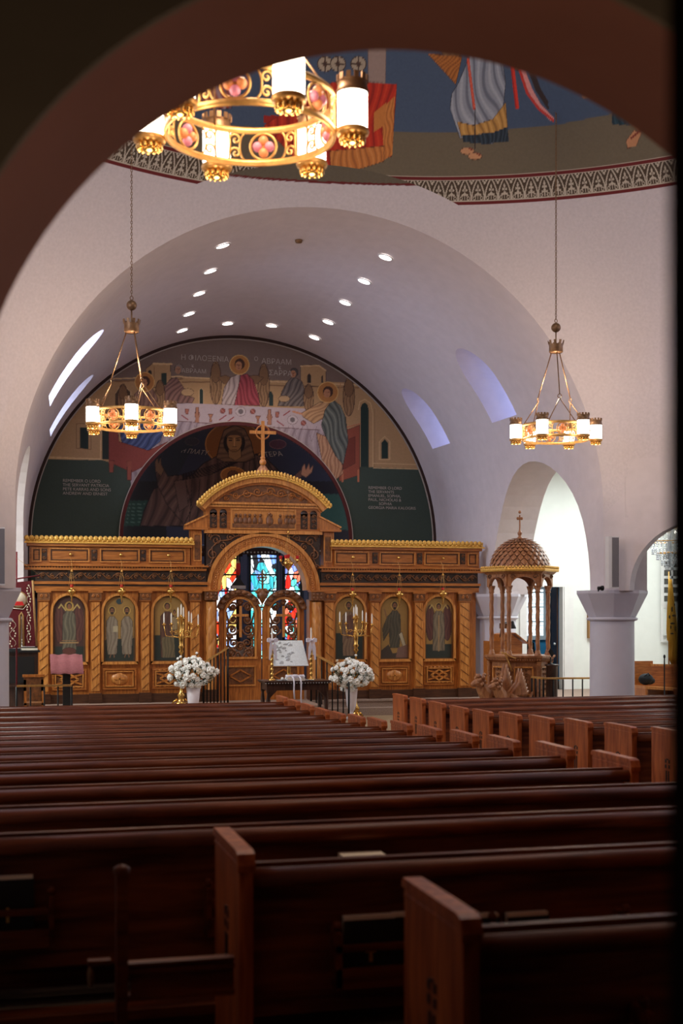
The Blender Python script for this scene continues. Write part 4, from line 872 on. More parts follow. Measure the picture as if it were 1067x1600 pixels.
for q in (-1, 1):     # spandrel scrolls
    m = MB()
    for (dx, dz_, r, t_, a0, s_) in [(.88, 3.44, .11, 1.5, 0, 1), (.62, 3.49, .08, 1.4, PI, -1), (.94, 3.18, .10, 1.5, PI/2, -1), (.42, 3.53, .05, 1.2, 0, 1), (.99, 2.95, .06, 1.3, 0, 1), (.76, 3.33, .07, 1.3, PI/2, 1), (1.0, 3.52, .05, 1.2, 0, 1)]:
        spiral(m, IX+q*dx, dz_, PYF-.012, r, t_, a0 if q > 0 else PI-a0, M_CARVE, .016, s_*q, 18)
    m.tube([(IX+q*x, PYF-.01, z) for x, z in ((1.0, 2.8), (1.01, 2.95), (.93, 3.12), (.96, 3.3), (.84, 3.42), (.66, 3.44), (.5, 3.52), (.3, 3.54))], .014, M_CARVE, 5)
    m.build('spandrel_scroll', ico)
for q in (-1, 1):     # side jambs, spiral columns
    xc = IX+q*.985; m = MB(); m.box(xc-.12, xc+.12, IY-.06, IY+.2, .5, 2.36, M_OAK); m.box(xc-.14, xc+.14, IY-.20, IY+.05, .5, .72, M_PLINTH); m.build('portal_jamb', ico)
    m = MB(); tw = lambda a, z, q=q: 1-.13*max(0, math.cos(2*a+q*z*18))**3
    m.lathe([(.088, .72+k*.0265) for k in range(61)], (xc, IY-.12, 0), M_OAKL, 26, twist=tw); m.build('spiral_column', ico)
    m = MB(); m.box(xc-.12, xc+.12, IY-.22, IY+.0, 2.34, 2.50, M_CARVE); m.box(xc-.14, xc+.14, IY-.24, IY, 2.50, 2.53, M_OAKH); cp = m.build('portal_capital', ico)
    m = MB()
    for i in range(3):
        for k_ in range(2): m.ball((xc-.07+i*.07, IY-.225, 2.38+k_*.07), .03, M_CARVE, 6, 4, (.8, .4, 1.2))
    m.build('acanthus_leaf', cp)
    m = MB(); m.box(IX+q*1.24-.10, IX+q*1.24+.10, IY-.04, IY+.2, 2.96, 3.62, M_OAK); frame(m, IX+q*1.22-.075, IX+q*1.22+.075, 3.05, 3.55, IY-.04, .018, .02, M_OAKL); m.box(IX+q*1.22-.05, IX+q*1.22+.05, IY-.05, IY-.03, 3.08, 3.52, M_CARVE); m.build('side_pier', ico)
    m = MB(); pl = [(IX+q*1.04, 3.88), (IX+q*1.44, 3.70), (IX+q*1.44, 3.66), (IX+q*1.04, 3.66)]
    m.prism(pl, .30, M_OAK, lambda a, b, t: (a, IY-.10+t, b)); m.bar((IX+q*1.04, IY-.09, 3.90), (IX+q*1.46, IY-.09, 3.70), .08, .03, M_OAKL); m.box(min(IX+q*1.04, IX+q*1.46), max(IX+q*1.04, IX+q*1.46), IY-.14, IY+.05, 3.62, 3.66, M_OAKH); m.build('side_pediment', ico)
m = MB(); m.box(IX-1.07, IX+1.07, PYF-.03, IY+.25, 3.58, 4.07, M_OAKH); m.box(IX-1.10, IX+1.10, PYF-.06, PYF, 3.56, 3.62, M_OAKL); m.box(IX-1.12, IX+1.12, PYF-.08, IY+.25, 4.04, 4.09, M_OAKL); frame(m, IX-.62, IX+.60, 3.64, 4.02, PYF-.03, .03, .03, M_OAKL)
m.box(IX-.59, IX+.57, PYF-.04, PYF-.02, 3.67, 3.99, M_OAKL); m.build('upper_box', ico)
m = MB(); random.seed(4)      # carved relief of people seated at a long table
for k, x in enumerate([-.52, -.44, -.35, -.27, -.17, -.07, .10, .13, .30, .42, .49, .56]):
    X_ = IX+x; h = .88 if k != 6 else .94; mt = M_CARVE
    m.ball((X_, PYF-.06, 3.90 if k != 6 else 3.93), .028, mt, 8, 5); m.ball((X_, PYF-.05, 3.80), .045 if k != 6 else .07, mt, 8, 5, (1, .5, 1.7))
m.box(IX-.59, IX+.57, PYF-.07, PYF-.035, 3.67, 3.745, M_CARVE); m.build('supper_relief', ico)
for q in (-1, 1):
    for s_ in (-1, 1):
        xc = IX+q*.845+s_*.09; m = MB(); m.box(xc-.065, xc+.065, PYF-.045, PYF-.02, 3.66, 3.94, M_GROUND); m.lathe([(.001, -.025), (.065, -.025), (.065, 0)], (xc, PYF-.02, 3.94), M_GROUND, 16, axis='y')
        for i in range(3): spiral(m, xc, 3.71+i*.09, PYF-.05, .042, 1.3, 0, M_CARVE, .012, s_, 12)
        m.build('arched_relief', ico)
# curved pediment with gold cresting
Rp = 1.55; zc = 4.62-Rp; an = math.asin(1.19/Rp)
ra = lambda R: [(IX+R*math.sin(a), zc+R*math.cos(a)) for a in np.linspace(-an, an, 33)]
m = MB(); m.prism(ra(Rp-.14)+[(IX+1.08, 4.09), (IX-1.08, 4.09)], .3, M_CARVE, lambda a, b, t: (a, PYF-.02+t, b)); m.build('pediment_field', ico)
m = MB(); m.ring(ra(Rp-.02), ra(Rp-.12), .36, M_OAKL, lambda a, b, t: (a, PYF-.12+t, b)); m.ring(ra(Rp-.11), ra(Rp-.16), .3, M_OAK, lambda a, b, t: (a, PYF-.06+t, b)); m.box(IX-1.16, IX+1.16, PYF-.10, PYF+.1, 4.09, 4.13, M_OAKL)
for k in range(40): m.box(IX-1.1+k*.055, IX-1.1+k*.055+.03, PYF-.08, PYF, 4.07, 4.09, M_OAK)
m.build('pediment', ico)
m = MB(); 
for q in (-1, 1):
    for (dx, dz_, r) in [(.12, 4.33, .09), (.32, 4.30, .085), (.52, 4.26, .07), (.70, 4.21, .05), (.86, 4.17, .035)]: spiral(m, IX+q*dx, dz_, PYF-.03, r, 1.4, 0, M_OAK, .013, q, 14)
m.tube([(IX+x, PYF-.025, 4.19+.10*math.cos(x*1.4)+.03*math.sin(x*16)) for x in np.linspace(-.95, .95, 50)], .012, M_OAK, 4); m.build('pediment_scroll', ico)
m = MB(); m.ring(ra(Rp+.03), ra(Rp-.03), .42, M_GOLD, lambda a, b, t: (a, PYF-.17+t, b))
for k in range(47):
    a = -an+2*an*k/46; m.ball((IX+(Rp+.06)*math.sin(a), PYF-.15, zc+(Rp+.06)*math.cos(a)), .036, M_GOLD, 8, 5, (.8, .6, 1.2)); m.ball((IX+(Rp+.01)*math.sin(a+.01), PYF-.175, zc+(Rp+.01)*math.cos(a+.01)), .022, M_GOLD, 6, 3)
m.build('gold_cresting', ico)
m = MB(); yq = IY+.02; m.lathe([(.0, 4.62), (.17, 4.64), (.14, 4.70), (.07, 4.80), (.05, 4.83)], (IX, yq, 0), M_WALN, 20); m.ball((IX, yq, 4.89), .065, M_OAKL, 14, 8); m.lathe([(.03, 4.94), (.05, 4.97), (.03, 5.0)], (IX, yq, 0), M_OAKL, 12)
cb = m.build('finial_base', ico); m = MB(); cross(m, IX, 4.97, yq+.02, .68, .49, .058, .05, M_OAKL, .69)
m.tube([(IX+.125*math.cos(a), yq, 5.44+.125*math.sin(a)) for a in np.linspace(0, 2*PI, 25)[:-1]], .016, M_OAK, 6, closed=True); m.build('finial_cross', ico)
# ---- double doors
for q in (-1, 1):
    cx = IX+q*.405; hw = .395; zt = 1.98; ra_ = .265; yd = IY+.10
    m = MB(); n = 20
    m.ring([(cx-hw, 2.10)]+arc(cx, 2.10, hw, .34, PI, 0, n)[1:-1]+[(cx+hw, 2.10)], arc(cx, 2.10, ra_, ra_, PI, 0, n), .05, M_OAK, lambda a, b, t: (a, yd+t, b))
    m.box(cx-hw, cx-ra_, yd, yd+.05, 1.30, 2.10, M_OAK); m.box(cx+ra_, cx+hw, yd, yd+.05, 1.30, 2.10, M_OAK); m.box(cx-hw, cx+hw, yd, yd+.05, .5, 1.30, M_OAK)
    m.ring([(cx-ra_-.04, 1.30)]+arc(cx, 2.10, ra_+.04, ra_+.04, PI, 0, n)+[(cx+ra_+.04, 1.30)], [(cx-ra_, 1.30)]+arc(cx, 2.10, ra_, ra_, PI, 0, n)+[(cx+ra_, 1.30)], .04, M_OAKL, lambda a, b, t: (a, yd-.03+t, b)); m.box(cx-ra_-.06, cx+ra_+.06, yd-.035, yd, 1.26, 1.30, M_OAKL)
    frame(m, cx-.29, cx+.29, .76, 1.14, yd, .03, .03, M_OAKL); m.box(cx-.25, cx+.25, yd-.01, yd, .80, 1.10, M_CARVE)
    for s_ in (-1, 1): m.bar((cx-.20, yd-.02, .95), (cx, yd-.02, .95+s_*.11), .025, .025, M_OAK); m.bar((cx, yd-.02, .95+s_*.11), (cx+.20, yd-.02, .95), .025, .025, M_OAK)
    d = m.build('door', ico); m = MB(); yg = yd+.02
    for (dx, z, r, a0, s_) in [(-.14, 2.22, .09, 0, 1), (.14, 2.22, .09, PI, -1), (-.13, 1.98, .08, PI, 1), (.13, 1.98, .08, 0, -1), (-.15, 1.80, .11, 0, -1), (.15, 1.80, .11, PI, 1), (-.13, 1.55, .12, PI/2, 1), (.13, 1.55, .12, PI/2, -1), (0, 1.49, .09, 0, 1), (-.17, 1.38, .08, 0, 1), (.17, 1.38, .08, PI, -1), (0, 2.30, .05, 0, 1), (-.2, 1.67, .05, 0, 1), (.2, 1.67, .05, PI, -1)]:
        spiral(m, cx+dx, z, yg, r, 1.7, a0, M_CARVE, .026, s_, 20)
    m.tube([(cx-.25+.5*i/16, yg, 1.34+.05*math.sin(i*1.2)) for i in range(17)], .024, M_CARVE, 5)
    for s_ in (-1, 1): m.tube([(cx+s_*(.235+.02*math.sin(i*.9)), yg, 1.32+i*.05) for i in range(17)], .018, M_CARVE, 5)
    m.build('scroll_grille', d); m = MB(); cross(m, cx, 1.66, yd-.005, .58, .30, .045, .03, M_OAKL, .70); m.build('grille_cross', d)
    # carved hood over the leaf
    m = MB(); hood = [(a, b) for a, b in arc(IX+q*.43, 2.12, .42, .42, PI/2-q*PI*.43, PI/2+q*PI*.38, 16)]
    inn = [(a, b) for a, b in arc(IX+q*.43, 2.12, .30, .32, PI/2-q*PI*.43, PI/2+q*PI*.38, 16)]
    m.ring(hood, inn, .09, M_CARVE, lambda a, b, t: (a, yd-.06+t, b))
    for i in range(0, 16, 2): m.ball(((hood[i][0]+inn[i][0])/2, yd-.07, (hood[i][1]+inn[i][1])/2), .05, M_CARVE, 7, 4, (1.1, .4, .8))
    spiral(m, IX+q*.06, 2.52, yd-.03, .06, 1.2, 0 if q > 0 else PI, M_CARVE, .03, -q, 12); m.build('carved_hood', d)
m = MB(); yf = IY+.06; m.lathe([(.01, 2.28), (.06, 2.36), (.11, 2.44), (.06, 2.50), (.02, 2.56)], (IX, yf, 0), M_CARVE, 10); m.box(IX-.012, IX+.012, yf-.02, yf+.02, 2.55, 2.9, M_CARVE); m.box(IX-.09, IX+.09, yf-.02, yf+.02, 2.75, 2.775, M_CARVE)
m.tube([(IX+.07*math.cos(a), yf, 2.765+.07*math.sin(a)) for a in np.linspace(0, 2*PI, 19)[:-1]], .012, M_CARVE, 5, closed=True); m.box(IX-.012, IX+.0, yd-.04, yd-.03, 2.2, 2.47, M_POLB); m.build('door_finial', ico)
# ---------------------------------------------------------------- hanging oil lamps
def oil_lamp(x, ztop, y, label, zs):
    t = thing('hanging_oil_lamp', label, 'lamp', (x, y, zs), 'oil lamps hanging before the icons')
    m = MB(); m.tube([(x, y-.0, zs+.36), (x, y, 3.0), (x-.02, y+.12, 3.10)], .004, M_BRASS, 4); m.build('chain', t)
    m = MB(); m.lathe([(.001, .40), (.012, .385), (.028, .355), (.03, .35)], (x, y, zs), M_POLB, 12); m.build('cap', t)
    m = MB()
    for k in range(3): a = 2*PI*k/3+.4; m.tube([(x+.012*math.cos(a), y+.012*math.sin(a), zs+.36), (x+.075*math.cos(a), y+.075*math.sin(a), zs+.02)], .003, M_BRASS, 3)
    m.build('hanger', t)
    m = MB(); m.lathe([(.001, -.20), (.012, -.19), (.006, -.165), (.018, -.15), (.008, -.12), (.026, -.09), (.02, -.07), (.05, -.045), (.082, -.005), (.085, .01), (.05, .035), (.028, .05), (.036, .07)], (x, y, zs), M_POLB, 16); m.build('bowl', t)
    m = MB(); m.lathe([(.022, .07), (.026, .09), (.027, .12)], (x, y, zs), M_REDGL, 12); m.build('ruby_cup', t)
lb = ['hanging brass oil lamp before the first icon from the left', 'hanging brass oil lamp before the icon of two men', 'hanging brass oil lamp before the icon of a veiled woman', 'hanging brass oil lamp before the bearded man icon, right of the doors', 'hanging brass oil lamp before the icon with open scroll', 'hanging brass oil lamp before the rightmost winged icon']
for (px_, py_), l_ in zip([(112, 924), (190, 924), (267, 924), (551, 929), (624, 929), (692, 928)], lb):
    p = PY(px_, py_, IY-.32); oil_lamp(p[0], 0, IY-.32, l_, p[2])
def multi_lamp():
    p = PY(450, 881, IY-.35); x, y, z = p
    t = thing('hanging_votive_lamp', 'three armed brass votive lamp hanging in the open arch over the doors', 'lamp', (x, y, z))
    m = MB(); m.lathe([(.001, -.19), (.014, -.17), (.008, -.12), (.03, -.08), (.09, -.02), (.105, .02), (.05, .06), (.04, .10)], (x, y, z), M_POLB, 18); m.build('bowl', t)
    for k in range(3):
        a = PI*k/1.5+.1; m = MB(); m.tube([(x+.05*math.cos(a), y+.05*math.sin(a), z), (x+.12*math.cos(a), y+.12*math.sin(a), z-.03), (x+.18*math.cos(a), y+.18*math.sin(a), z+.04)], .009, M_POLB, 5)
        m.lathe([(.02, .04), (.03, .06), (.02, .09)], (x+.18*math.cos(a), y+.18*math.sin(a), z), M_POLB, 10); ar_ = m.build('arm', t)
        m = MB(); m.lathe([(.022, .09), (.032, .12), (.034, .15)], (x+.18*math.cos(a), y+.18*math.sin(a), z), M_REDGL, 10); m.build('ruby_cup', ar_)
    m = MB(); m.lathe([(.025, .1), (.036, .14), (.04, .17)], (x, y, z), M_REDGL, 10); m.build('ruby_cup', t)
    zt = ZA(418, 832, y); xt = XA(418, y); m = MB(); m.lathe([(.001, .05), (.012, .04), (.035, 0)], (x-.0, y, zt), M_POLB, 12); m.build('cap', t)
    m = MB()
    for k in range(3): a = PI*k/1.5+.1; m.tube([(x, y, zt+.02), (x+.11*math.cos(a), y+.11*math.sin(a), z+.02)], .003, M_BRASS, 3)
    m.tube([(x, y, zt+.04), (x, y, 4.64), (x-.02, y+.22, 4.70)], .004, M_DBRASS, 4); m.build('chain', t)
multi_lamp()
x, y = XA(372, 24.6), 24.6; z = ZA(372, 890, y)
t = thing('sanctuary_lamp', 'red glass sanctuary lamp hanging behind the arch, left of the middle window', 'lamp', (x, y, z)); m = MB(); m.lathe([(.03, -.10), (.042, -.06), (.042, .10), (.035, .12)], (x, y, z), M_REDGL, 14); m.build('ruby_glass', t)
m = MB(); m.ball((x, y, z), .016, M_LAMP, 8, 5, (1, 1, 1.6)); m.build('flame', t); m = MB(); m.lathe([(.045, .12), (.02, .16), (.005, .2), (.005, .9)], (x, y, z), M_DBRASS, 10); m.lathe([(.001, -.14), (.03, -.11), (.04, -.10)], (x, y, z), M_DBRASS, 10); m.build('bracket', t)
x, y = XA(372, 24.3), 24.3; z = ZA(372, 915, y)
m = MB(); m.box(x-.13, x+.13, y-.08, y+.08, z-.06, z, M_SILV); m.prism([(x-.12, z), (x+.12, z), (x, z+.16)], .14, M_BLACK, lambda a, b, t: (a, y-.07+t, b)); m.box(x-.03, x+.03, y-.03, y+.03, 1.2, z-.05, M_DWOOD); m.box(x-.4, x+.4, y-.05, y+.5, .5, 1.45, M_WHITE)
m.build('tabernacle', label='small dark roofed tabernacle on white altar seen over the left door', category='tabernacle', org=(x, y, .5))
# ---------------------------------------------------------------- chandeliers
def bfrac(a): return Vector((math.cos(a), math.sin(a), 0))
def chandelier(x, y, z, a0, label, power, ztop=None):
    t = thing('chandelier', label, 'chandelier', (x, y, z), 'round brass chandeliers hung on chains')
    R = .47; RL = .573; O = Vector((x, y, z))
    for zz, nm in ((.085, 'upper_band'), (-.105, 'lower_band')):
        m = MB(); h = .018; m.lathe([(R-.006, zz-h), (R+.008, zz-h), (R+.012, zz), (R+.008, zz+h), (R-.006, zz+h), (R-.01, zz), (R-.006, zz-h)], O, M_BRASS, 48); m.build(nm, t)
    for k in range(6):
        a = a0+PI*k/3; d = bfrac(a); c = O+d*RL; m = MB()
        m.lathe([(.0, .10), (.083, .10), (.083, -.11), (.0, -.11)], c, M_LAMP, 24); lp = m.build('lamp_glass', t)
        m = MB(); m.lathe([(.088, .095), (.092, .11), (.086, .12), (.080, .155), (.084, .165)], c, M_DBRASS, 24)
        for j in range(12): b = 2*PI*j/12; m.obox(c+bfrac(b)*.084+Vector((0, 0, .178)), bfrac(b)*.004, bfrac(b+PI/2)*.013, (0, 0, .018), M_DBRASS)
        m.build('crown_rim', lp); m = MB()
        m.lathe([(.088, -.10), (.094, -.115), (.088, -.13), (.06, -.135), (.0, -.135)], c, M_BRASS, 24)
        for j in range(12): b = 2*PI*j/12; m.ball(c+bfrac(b)*.062+Vector((0, 0, -.155)), .02, M_POLB, 6, 4, (.8, .8, 1.3))
        m.ball(c+Vector((0, 0, -.16)), .05, M_POLB, 10, 5, (1, 1, .6)); m.build('scalloped_base', lp)
        for zz in (.08, -.10): m = MB(); m.bar(O+d*(R-.0)+Vector((0, 0, zz)), c-d*.08+Vector((0, 0, zz)), .03, .02, M_BRASS); m.build('bracket', lp)
        # pierced panel between two lamps
        am = a+PI/6; w_ = .115
        def on(u, v): aa = am+u/R; return O+bfrac(aa)*(R)+Vector((0, 0, v-.01))
        m = MB(); m.tube([on(.078*math.cos(b), .078*math.sin(b)) for b in np.linspace(0, 2*PI, 25)[:-1]], .008, M_BRASS, 5, closed=True)
        for s_ in (-1, 1):
            m.tube([on(s_*(.11+.03*math.sin(b)), .075*math.cos(b)) for b in np.linspace(.1, PI-.1, 12)], .006, M_BRASS, 5)
            for vv in (-1, 1):
                m.tube([on(s_*(.165-.0+.036*(1-j/14)*math.cos(j*.62)), vv*.04+.036*(1-j/14)*math.sin(j*.62)) for j in range(14)], .007, M_BRASS, 5)
            m.tube([on(s_*.205, -.085), on(s_*.20, 0), on(s_*.205, .085)], .007, M_BRASS, 5)
        pn = m.build('scroll_panel', t); m = MB()
        for j in range(4): b = PI/2*j; m.ball(on(.036*math.cos(b), .036*math.sin(b)), .030, M_AMBER if (k+j) % 2 == 0 or y > 10 else M_PINKG, 8, 6)
        m.ball(on(0, 0), .012, M_BRASS, 6, 4); m.build('quatrefoil_jewel', pn)
    zc = 1.13; m = MB(); m.lathe([(.085, zc), (.10, zc+.01), (.098, zc+.09), (.105, zc+.12)], O, M_DBRASS, 20); m.lathe([(.0, zc+.01), (.09, zc+.01)], O, M_DBRASS, 20)
    for j in range(9): b = 2*PI*j/9; m.obox(O+bfrac(b)*.108+Vector((0, 0, zc+.145)), bfrac(b)*.004+Vector((0, 0, 0)), bfrac(b+PI/2)*.018, (bfrac(b)*.006+Vector((0, 0, .028))), M_DBRASS)
    m.build('crown', t); m = MB(); m.tube([O+Vector((0, 0, zc)), O+Vector((0, 0, zc+.30))], .010, M_DBRASS, 8); m.ball(O+Vector((0, 0, zc+.36)), .068, M_DBRASS, 18, 12); m.tube([O+Vector((.02*math.cos(b), 0, zc+.455+.025*math.sin(b))) for b in np.linspace(0, 2*PI, 13)[:-1]], .006, M_DBRASS, 5, closed=True)
    m.build('ball', t)
    for k in range(3):
        a = a0+PI/6+2*PI*k/3; d = bfrac(a); p0 = O+d*.07+Vector((0, 0, zc)); p1 = O+d*.27+Vector((0, 0, .50)); m = MB()
        m.tube([p0, p1], .008, M_DBRASS, 6); sd = bfrac(a+PI/2); m.tube([p1+sd*.028*math.cos(b)+Vector((0, 0, -.03+.028*math.sin(b))) for b in np.linspace(0, 2*PI, 13)[:-1]], .006, M_DBRASS, 5, closed=True)
        for s_ in (-1, 1): m.tube([p1+Vector((0, 0, -.06)), O+bfrac(a+s_*.42)*R+Vector((0, 0, .09))], .007, M_DBRASS, 6)
        m.build('suspension_rod', t)
    zt = ztop or ZS+math.sqrt(RS*RS-x*x-(y-YC)**2)-z; zz = zc+.48; m = MB(); j = 0
    while zz < zt:
        u = Vector((1, 0, 0)) if j % 2 else Vector((0, 1, 0))
        m.tube([O+u*.012*math.cos(b)+Vector((0, 0, zz+.022*math.sin(b)+.02)) for b in np.linspace(0, 2*PI, 9)[:-1]], .0045, M_DBRASS, 4, closed=True); zz += .038; j += 1
    m.build('chain', t)
    for k in range(6): point('chandelier_lamp', O+bfrac(a0+PI*k/3)*RL+Vector((0, 0, -.30)), power/6*.3, (1, .72, .50), .06)
    point('chandelier_lamp', O+Vector((0, 0, .62)), power*.7, (1, .74, .54), .10)
chandelier(-3.02, 17.4, 4.67, math.radians(24.7), 'left brass ring chandelier hanging before the painted tympanum', 75)
chandelier(2.99, 17.4, 4.70, math.radians(-12.6), 'right brass ring chandelier hanging beside the blue window niches', 75)
chandelier(-3.30, 7.22, 4.90, math.radians(-20), 'large blurred brass ring chandelier nearest the camera under the dome', 105)
# ---------------------------------------------------------------- pews
def make_pew(L, group, rack, left_cross=True, right_cross=False):
    t = thing('church_pew', '', 'pew', (0, 0, 0), group)
    m = MB(); m.obox((L/2, .035, .60), (L/2-.03, 0, 0), (0, .016, 0), (0, .045, .27), M_PEW); m.build('backrest', t)
    m = MB(); pl = [(-.026, .795), (-.038, .808), (-.042, .825), (-.038, .842), (-.026, .855), (-.008, .862), (.012, .862), (.026, .852), (.030, .83), (.020, .795)]
    m.prism(pl, L-.06, M_PEW, lambda a, b, t_: (.03+t_, a, b), smooth=True); m.build('top_rail', t)
    m = MB(); m.box(.03, L-.03, .06, .49, .425, .455, M_PEW); m.box(.03, L-.03, .46, .485, .36, .425, M_PEW); m.build('seat', t)
    for q, x in ((0, 0), (1, L-.05)):
        m = MB(); r = .035; pr_ = [(-.055, 0), (-.055, .885)]+[(-.055+r-r*math.cos(a), .885+r*math.sin(a)) for a in np.linspace(0, PI/2, 6)]+[(.49, .915), (.505, .90), (.505, 0)]
        m.prism(pr_, .05, M_PEWE, lambda a, b, t_, x=x: (x+t_, a, b)); e = m.build('end_panel', t)
        m = MB(); m.prism([(-.062, .86), (-.066, .885), (-.05, .925), (-.02, .935), (.50, .935), (.515, .92), (.515, .905), (-.03, .905), (-.045, .86)], .064, M_PEWE, lambda a, b, t_, x=x: (x-.007+t_, a, b)); m.box(x-.004, x+.054, -.04, .50, .875, .885, M_PEWE); m.build('moulded_cap', e)
        if (q == 0 and left_cross) or (q == 1 and right_cross):
            xx = x-.003 if q == 0 else x+.05; m = MB()
            for yy in (.195, .235): m.box(xx-.001, xx+.005, yy-.004, yy+.014, .44, .58, M_GROUND)
            for zz in (.60, .645): m.box(xx, xx+.004, .18, .205, zz, zz+.03, M_GROUND); m.box(xx, xx+.004, .238, .263, zz, zz+.03, M_GROUND)
            m.box(xx, xx+.004, .205, .238, .672, .684, M_GROUND); m.build('incised_cross', e)
    if rack:
        m = MB(); 
        for xr in rack:
            m = MB(); m.box(xr, xr+.62, -.10, -.085, .44, .50, M_PEW); m.box(xr, xr+.62, -.10, -.085, .56, .585, M_PEW); m.box(xr, xr+.62, -.10, .02, .425, .44, M_PEW)
            for xe in (xr, xr+.60): m.box(xe, xe+.02, -.10, .02, .43, .63, M_PEW); m.ball((xe+.01, -.06, .65), .018, M_PEW, 8, 5)
            m.build('book_rack', t)
        m = MB(); m.box(.10, L-.10, -.30, -.17, .165, .205, M_PEW); m.box(.10, L-.10, -.24, -.22, .06, .165, M_PEW)
        for xe in (.12, L*.5, L-.16): m.box(xe, xe+.03, -.30, .05, .12, .165, M_PEW); m.box(xe, xe+.03, -.28, -.24, .0, .165, M_PEW)
        m.build('kneeler', t)
    return t
GL, GR = 'left block of church pews', 'right block of church pews'
Ylist = [3.8*v for v in (4.72, 4.512, 4.294, 4.077, 3.876, 3.650, 3.432, 3.199, 2.965, 2.717, 2.478, 2.220, 1.968, 1.72, 1.47)]
ordn = ['front', 'second', 'third', 'fourth', 'fifth', 'sixth', 'seventh', 'eighth', 'ninth', 'tenth', 'eleventh', 'twelfth', 'thirteenth', 'fourteenth', 'fifteenth']
LX0, LX1 = -5.35, -.82
proto = make_pew(LX1-LX0, GL, [.35, 1.5, 2.6, 3.6], False, True); first = True
for i, Y in enumerate(Ylist):
    lab = 'brown wooden pew, %s row of the left block counted from the altar screen' % ordn[i] if i < 14 else 'brown wooden pew spanning just ahead of the two short rear pews'
    if i < 13:
        if first: o = proto; o.location = (LX0, Y, FZ(Y)); o['label'] = lab; first = False
        else: o = copy_tree(proto, None, (LX0, Y, FZ(Y)), lab)
    else:
        if i == 13: p2 = make_pew(5.3, GL, [.30, 1.55, 2.75, 3.9], False, True); p2.location = (-5.35, Y, FZ(Y)); p2['label'] = lab
        else: o = copy_tree(p2, None, (-5.35, Y, FZ(Y)), lab)
rp = None
for i, v in enumerate((3.266, 3.114, 2.960, 2.803, 2.648, 2.487, 2.325, 2.157, 1.988, 1.818)):
    Y = 5.5*v; lab = 'brown wooden pew with tall end panel, %s row right of the aisle' % ordn[i]
    if rp is None: rp = make_pew(4.6, GR, None, True); rp.location = (.88, Y, FZ(Y)); rp['label'] = lab
    else: copy_tree(rp, None, (.88, Y, FZ(Y)), lab)
GS = 'short pews at the back'
a_ = make_pew(3.0, GS, [.35, 1.5, 2.3], True, True); YA = 4.70; a_.location = (-3.81, YA, FZ(YA)); a_['label'] = 'short wooden pew second from the camera, end panel left of the hymnals'
b_ = make_pew(2.6, GS, [.55, 1.6], True, True); YB = 3.56; b_.location = (-3.37, YB, FZ(YB)); b_['label'] = 'short wooden pew nearest the camera at lower right'
# hymnals in the racks and papers on the rails
def book(x, y, z, w_, h, tilt, label, cover=True, group='hymnals in the pew racks', cr=False):
    t = thing('hymnal', label, 'book', (x, y, z), group); m = MB(); R = Matrix.Rotation(tilt, 3, 'X'); O = Vector((x, y, z))
    def bx(cx, cy, cz, hx, hy, hz, mt, mm): mm.obox(O+R @ Vector((cx, cy, cz)), R @ Vector((hx, 0, 0)), R @ Vector((0, hy, 0)), R @ Vector((0, 0, hz)), mt)
    bx(0, 0, h/2, w_/2-.004, .017, h/2, M_PAPER, m); m.build('pages', t); m = MB()
    bx(0, -.019, h/2-.010, w_/2, .002, h/2-.004, M_BOOKC, m); bx(0, .019, h/2-.004, w_/2, .002, h/2, M_BOOKC, m); cv = m.build('cover', t)
    if cr: m = MB(); bx(0, -.022, h*.42, .006, .001, .03, M_GOLD, m); bx(0, -.022, h*.46, .018, .001, .006, M_GOLD, m); m.build('gilt_cross', cv)
    return t
def paper(x0, y0, x1, Y, z, label, h=.012, dy=.16):
    a, b = XA(x0, Y), XA(x1, Y); m = MB(); m.obox(((a+b)/2, Y, z+h/2), ((b-a)/2, 0, 0), (0, dy/2, 0), (0, 0, h/2), M_PAPER)
    m.build('booklet', label=label, category='booklet', group='white booklets left on the pews', org=((a+b)/2, Y, z))
Y15 = Ylist[14]; z15 = FZ(Y15)
book(XA(12, Y15-.06), Y15-.055, z15+.445, .21, .27, -.06, 'dark hymnal with small gilt cross in the rack at lower left', cr=True)
zA = FZ(YA); book(XA(578, YA-.06), YA-.055, zA+.445, .20, .235, -.05, 'dark hymnal in the rack between the two short pew ends', cr=True)
book(XA(638, YA-.05), YA-.045, zA+.445, .12, .235, -.05, 'narrow dark hymnal half hidden behind the nearest pew end')
book(XA(757, YA-.06), YA-.055, zA+.445, .12, .215, -.05, 'dark hymnal just right of the nearest pew end')
book(XA(826, YA-.06), YA-.055, zA+.445, .17, .21, -.08, 'dark hymnal in the rack seen over the nearest pew rail')
def seatz(Y): return FZ(Y)+.455
paper(532, 0, 598, Y15-.10, ZA(565, 1348, Y15-.10), 'white booklet in the rack behind the rail left of the nearest end panel', .040, .09)
paper(990, 0, 1050, Y15-.10, ZA(1020, 1336, Y15-.10), 'white booklet in the rack at the right edge of the photo', .036, .09)
zB = FZ(YB); book(XA(960, YB-.06), YB-.055, zB+.44, .15, .14, -.05, 'small dark booklet in the rack of the nearest pew')
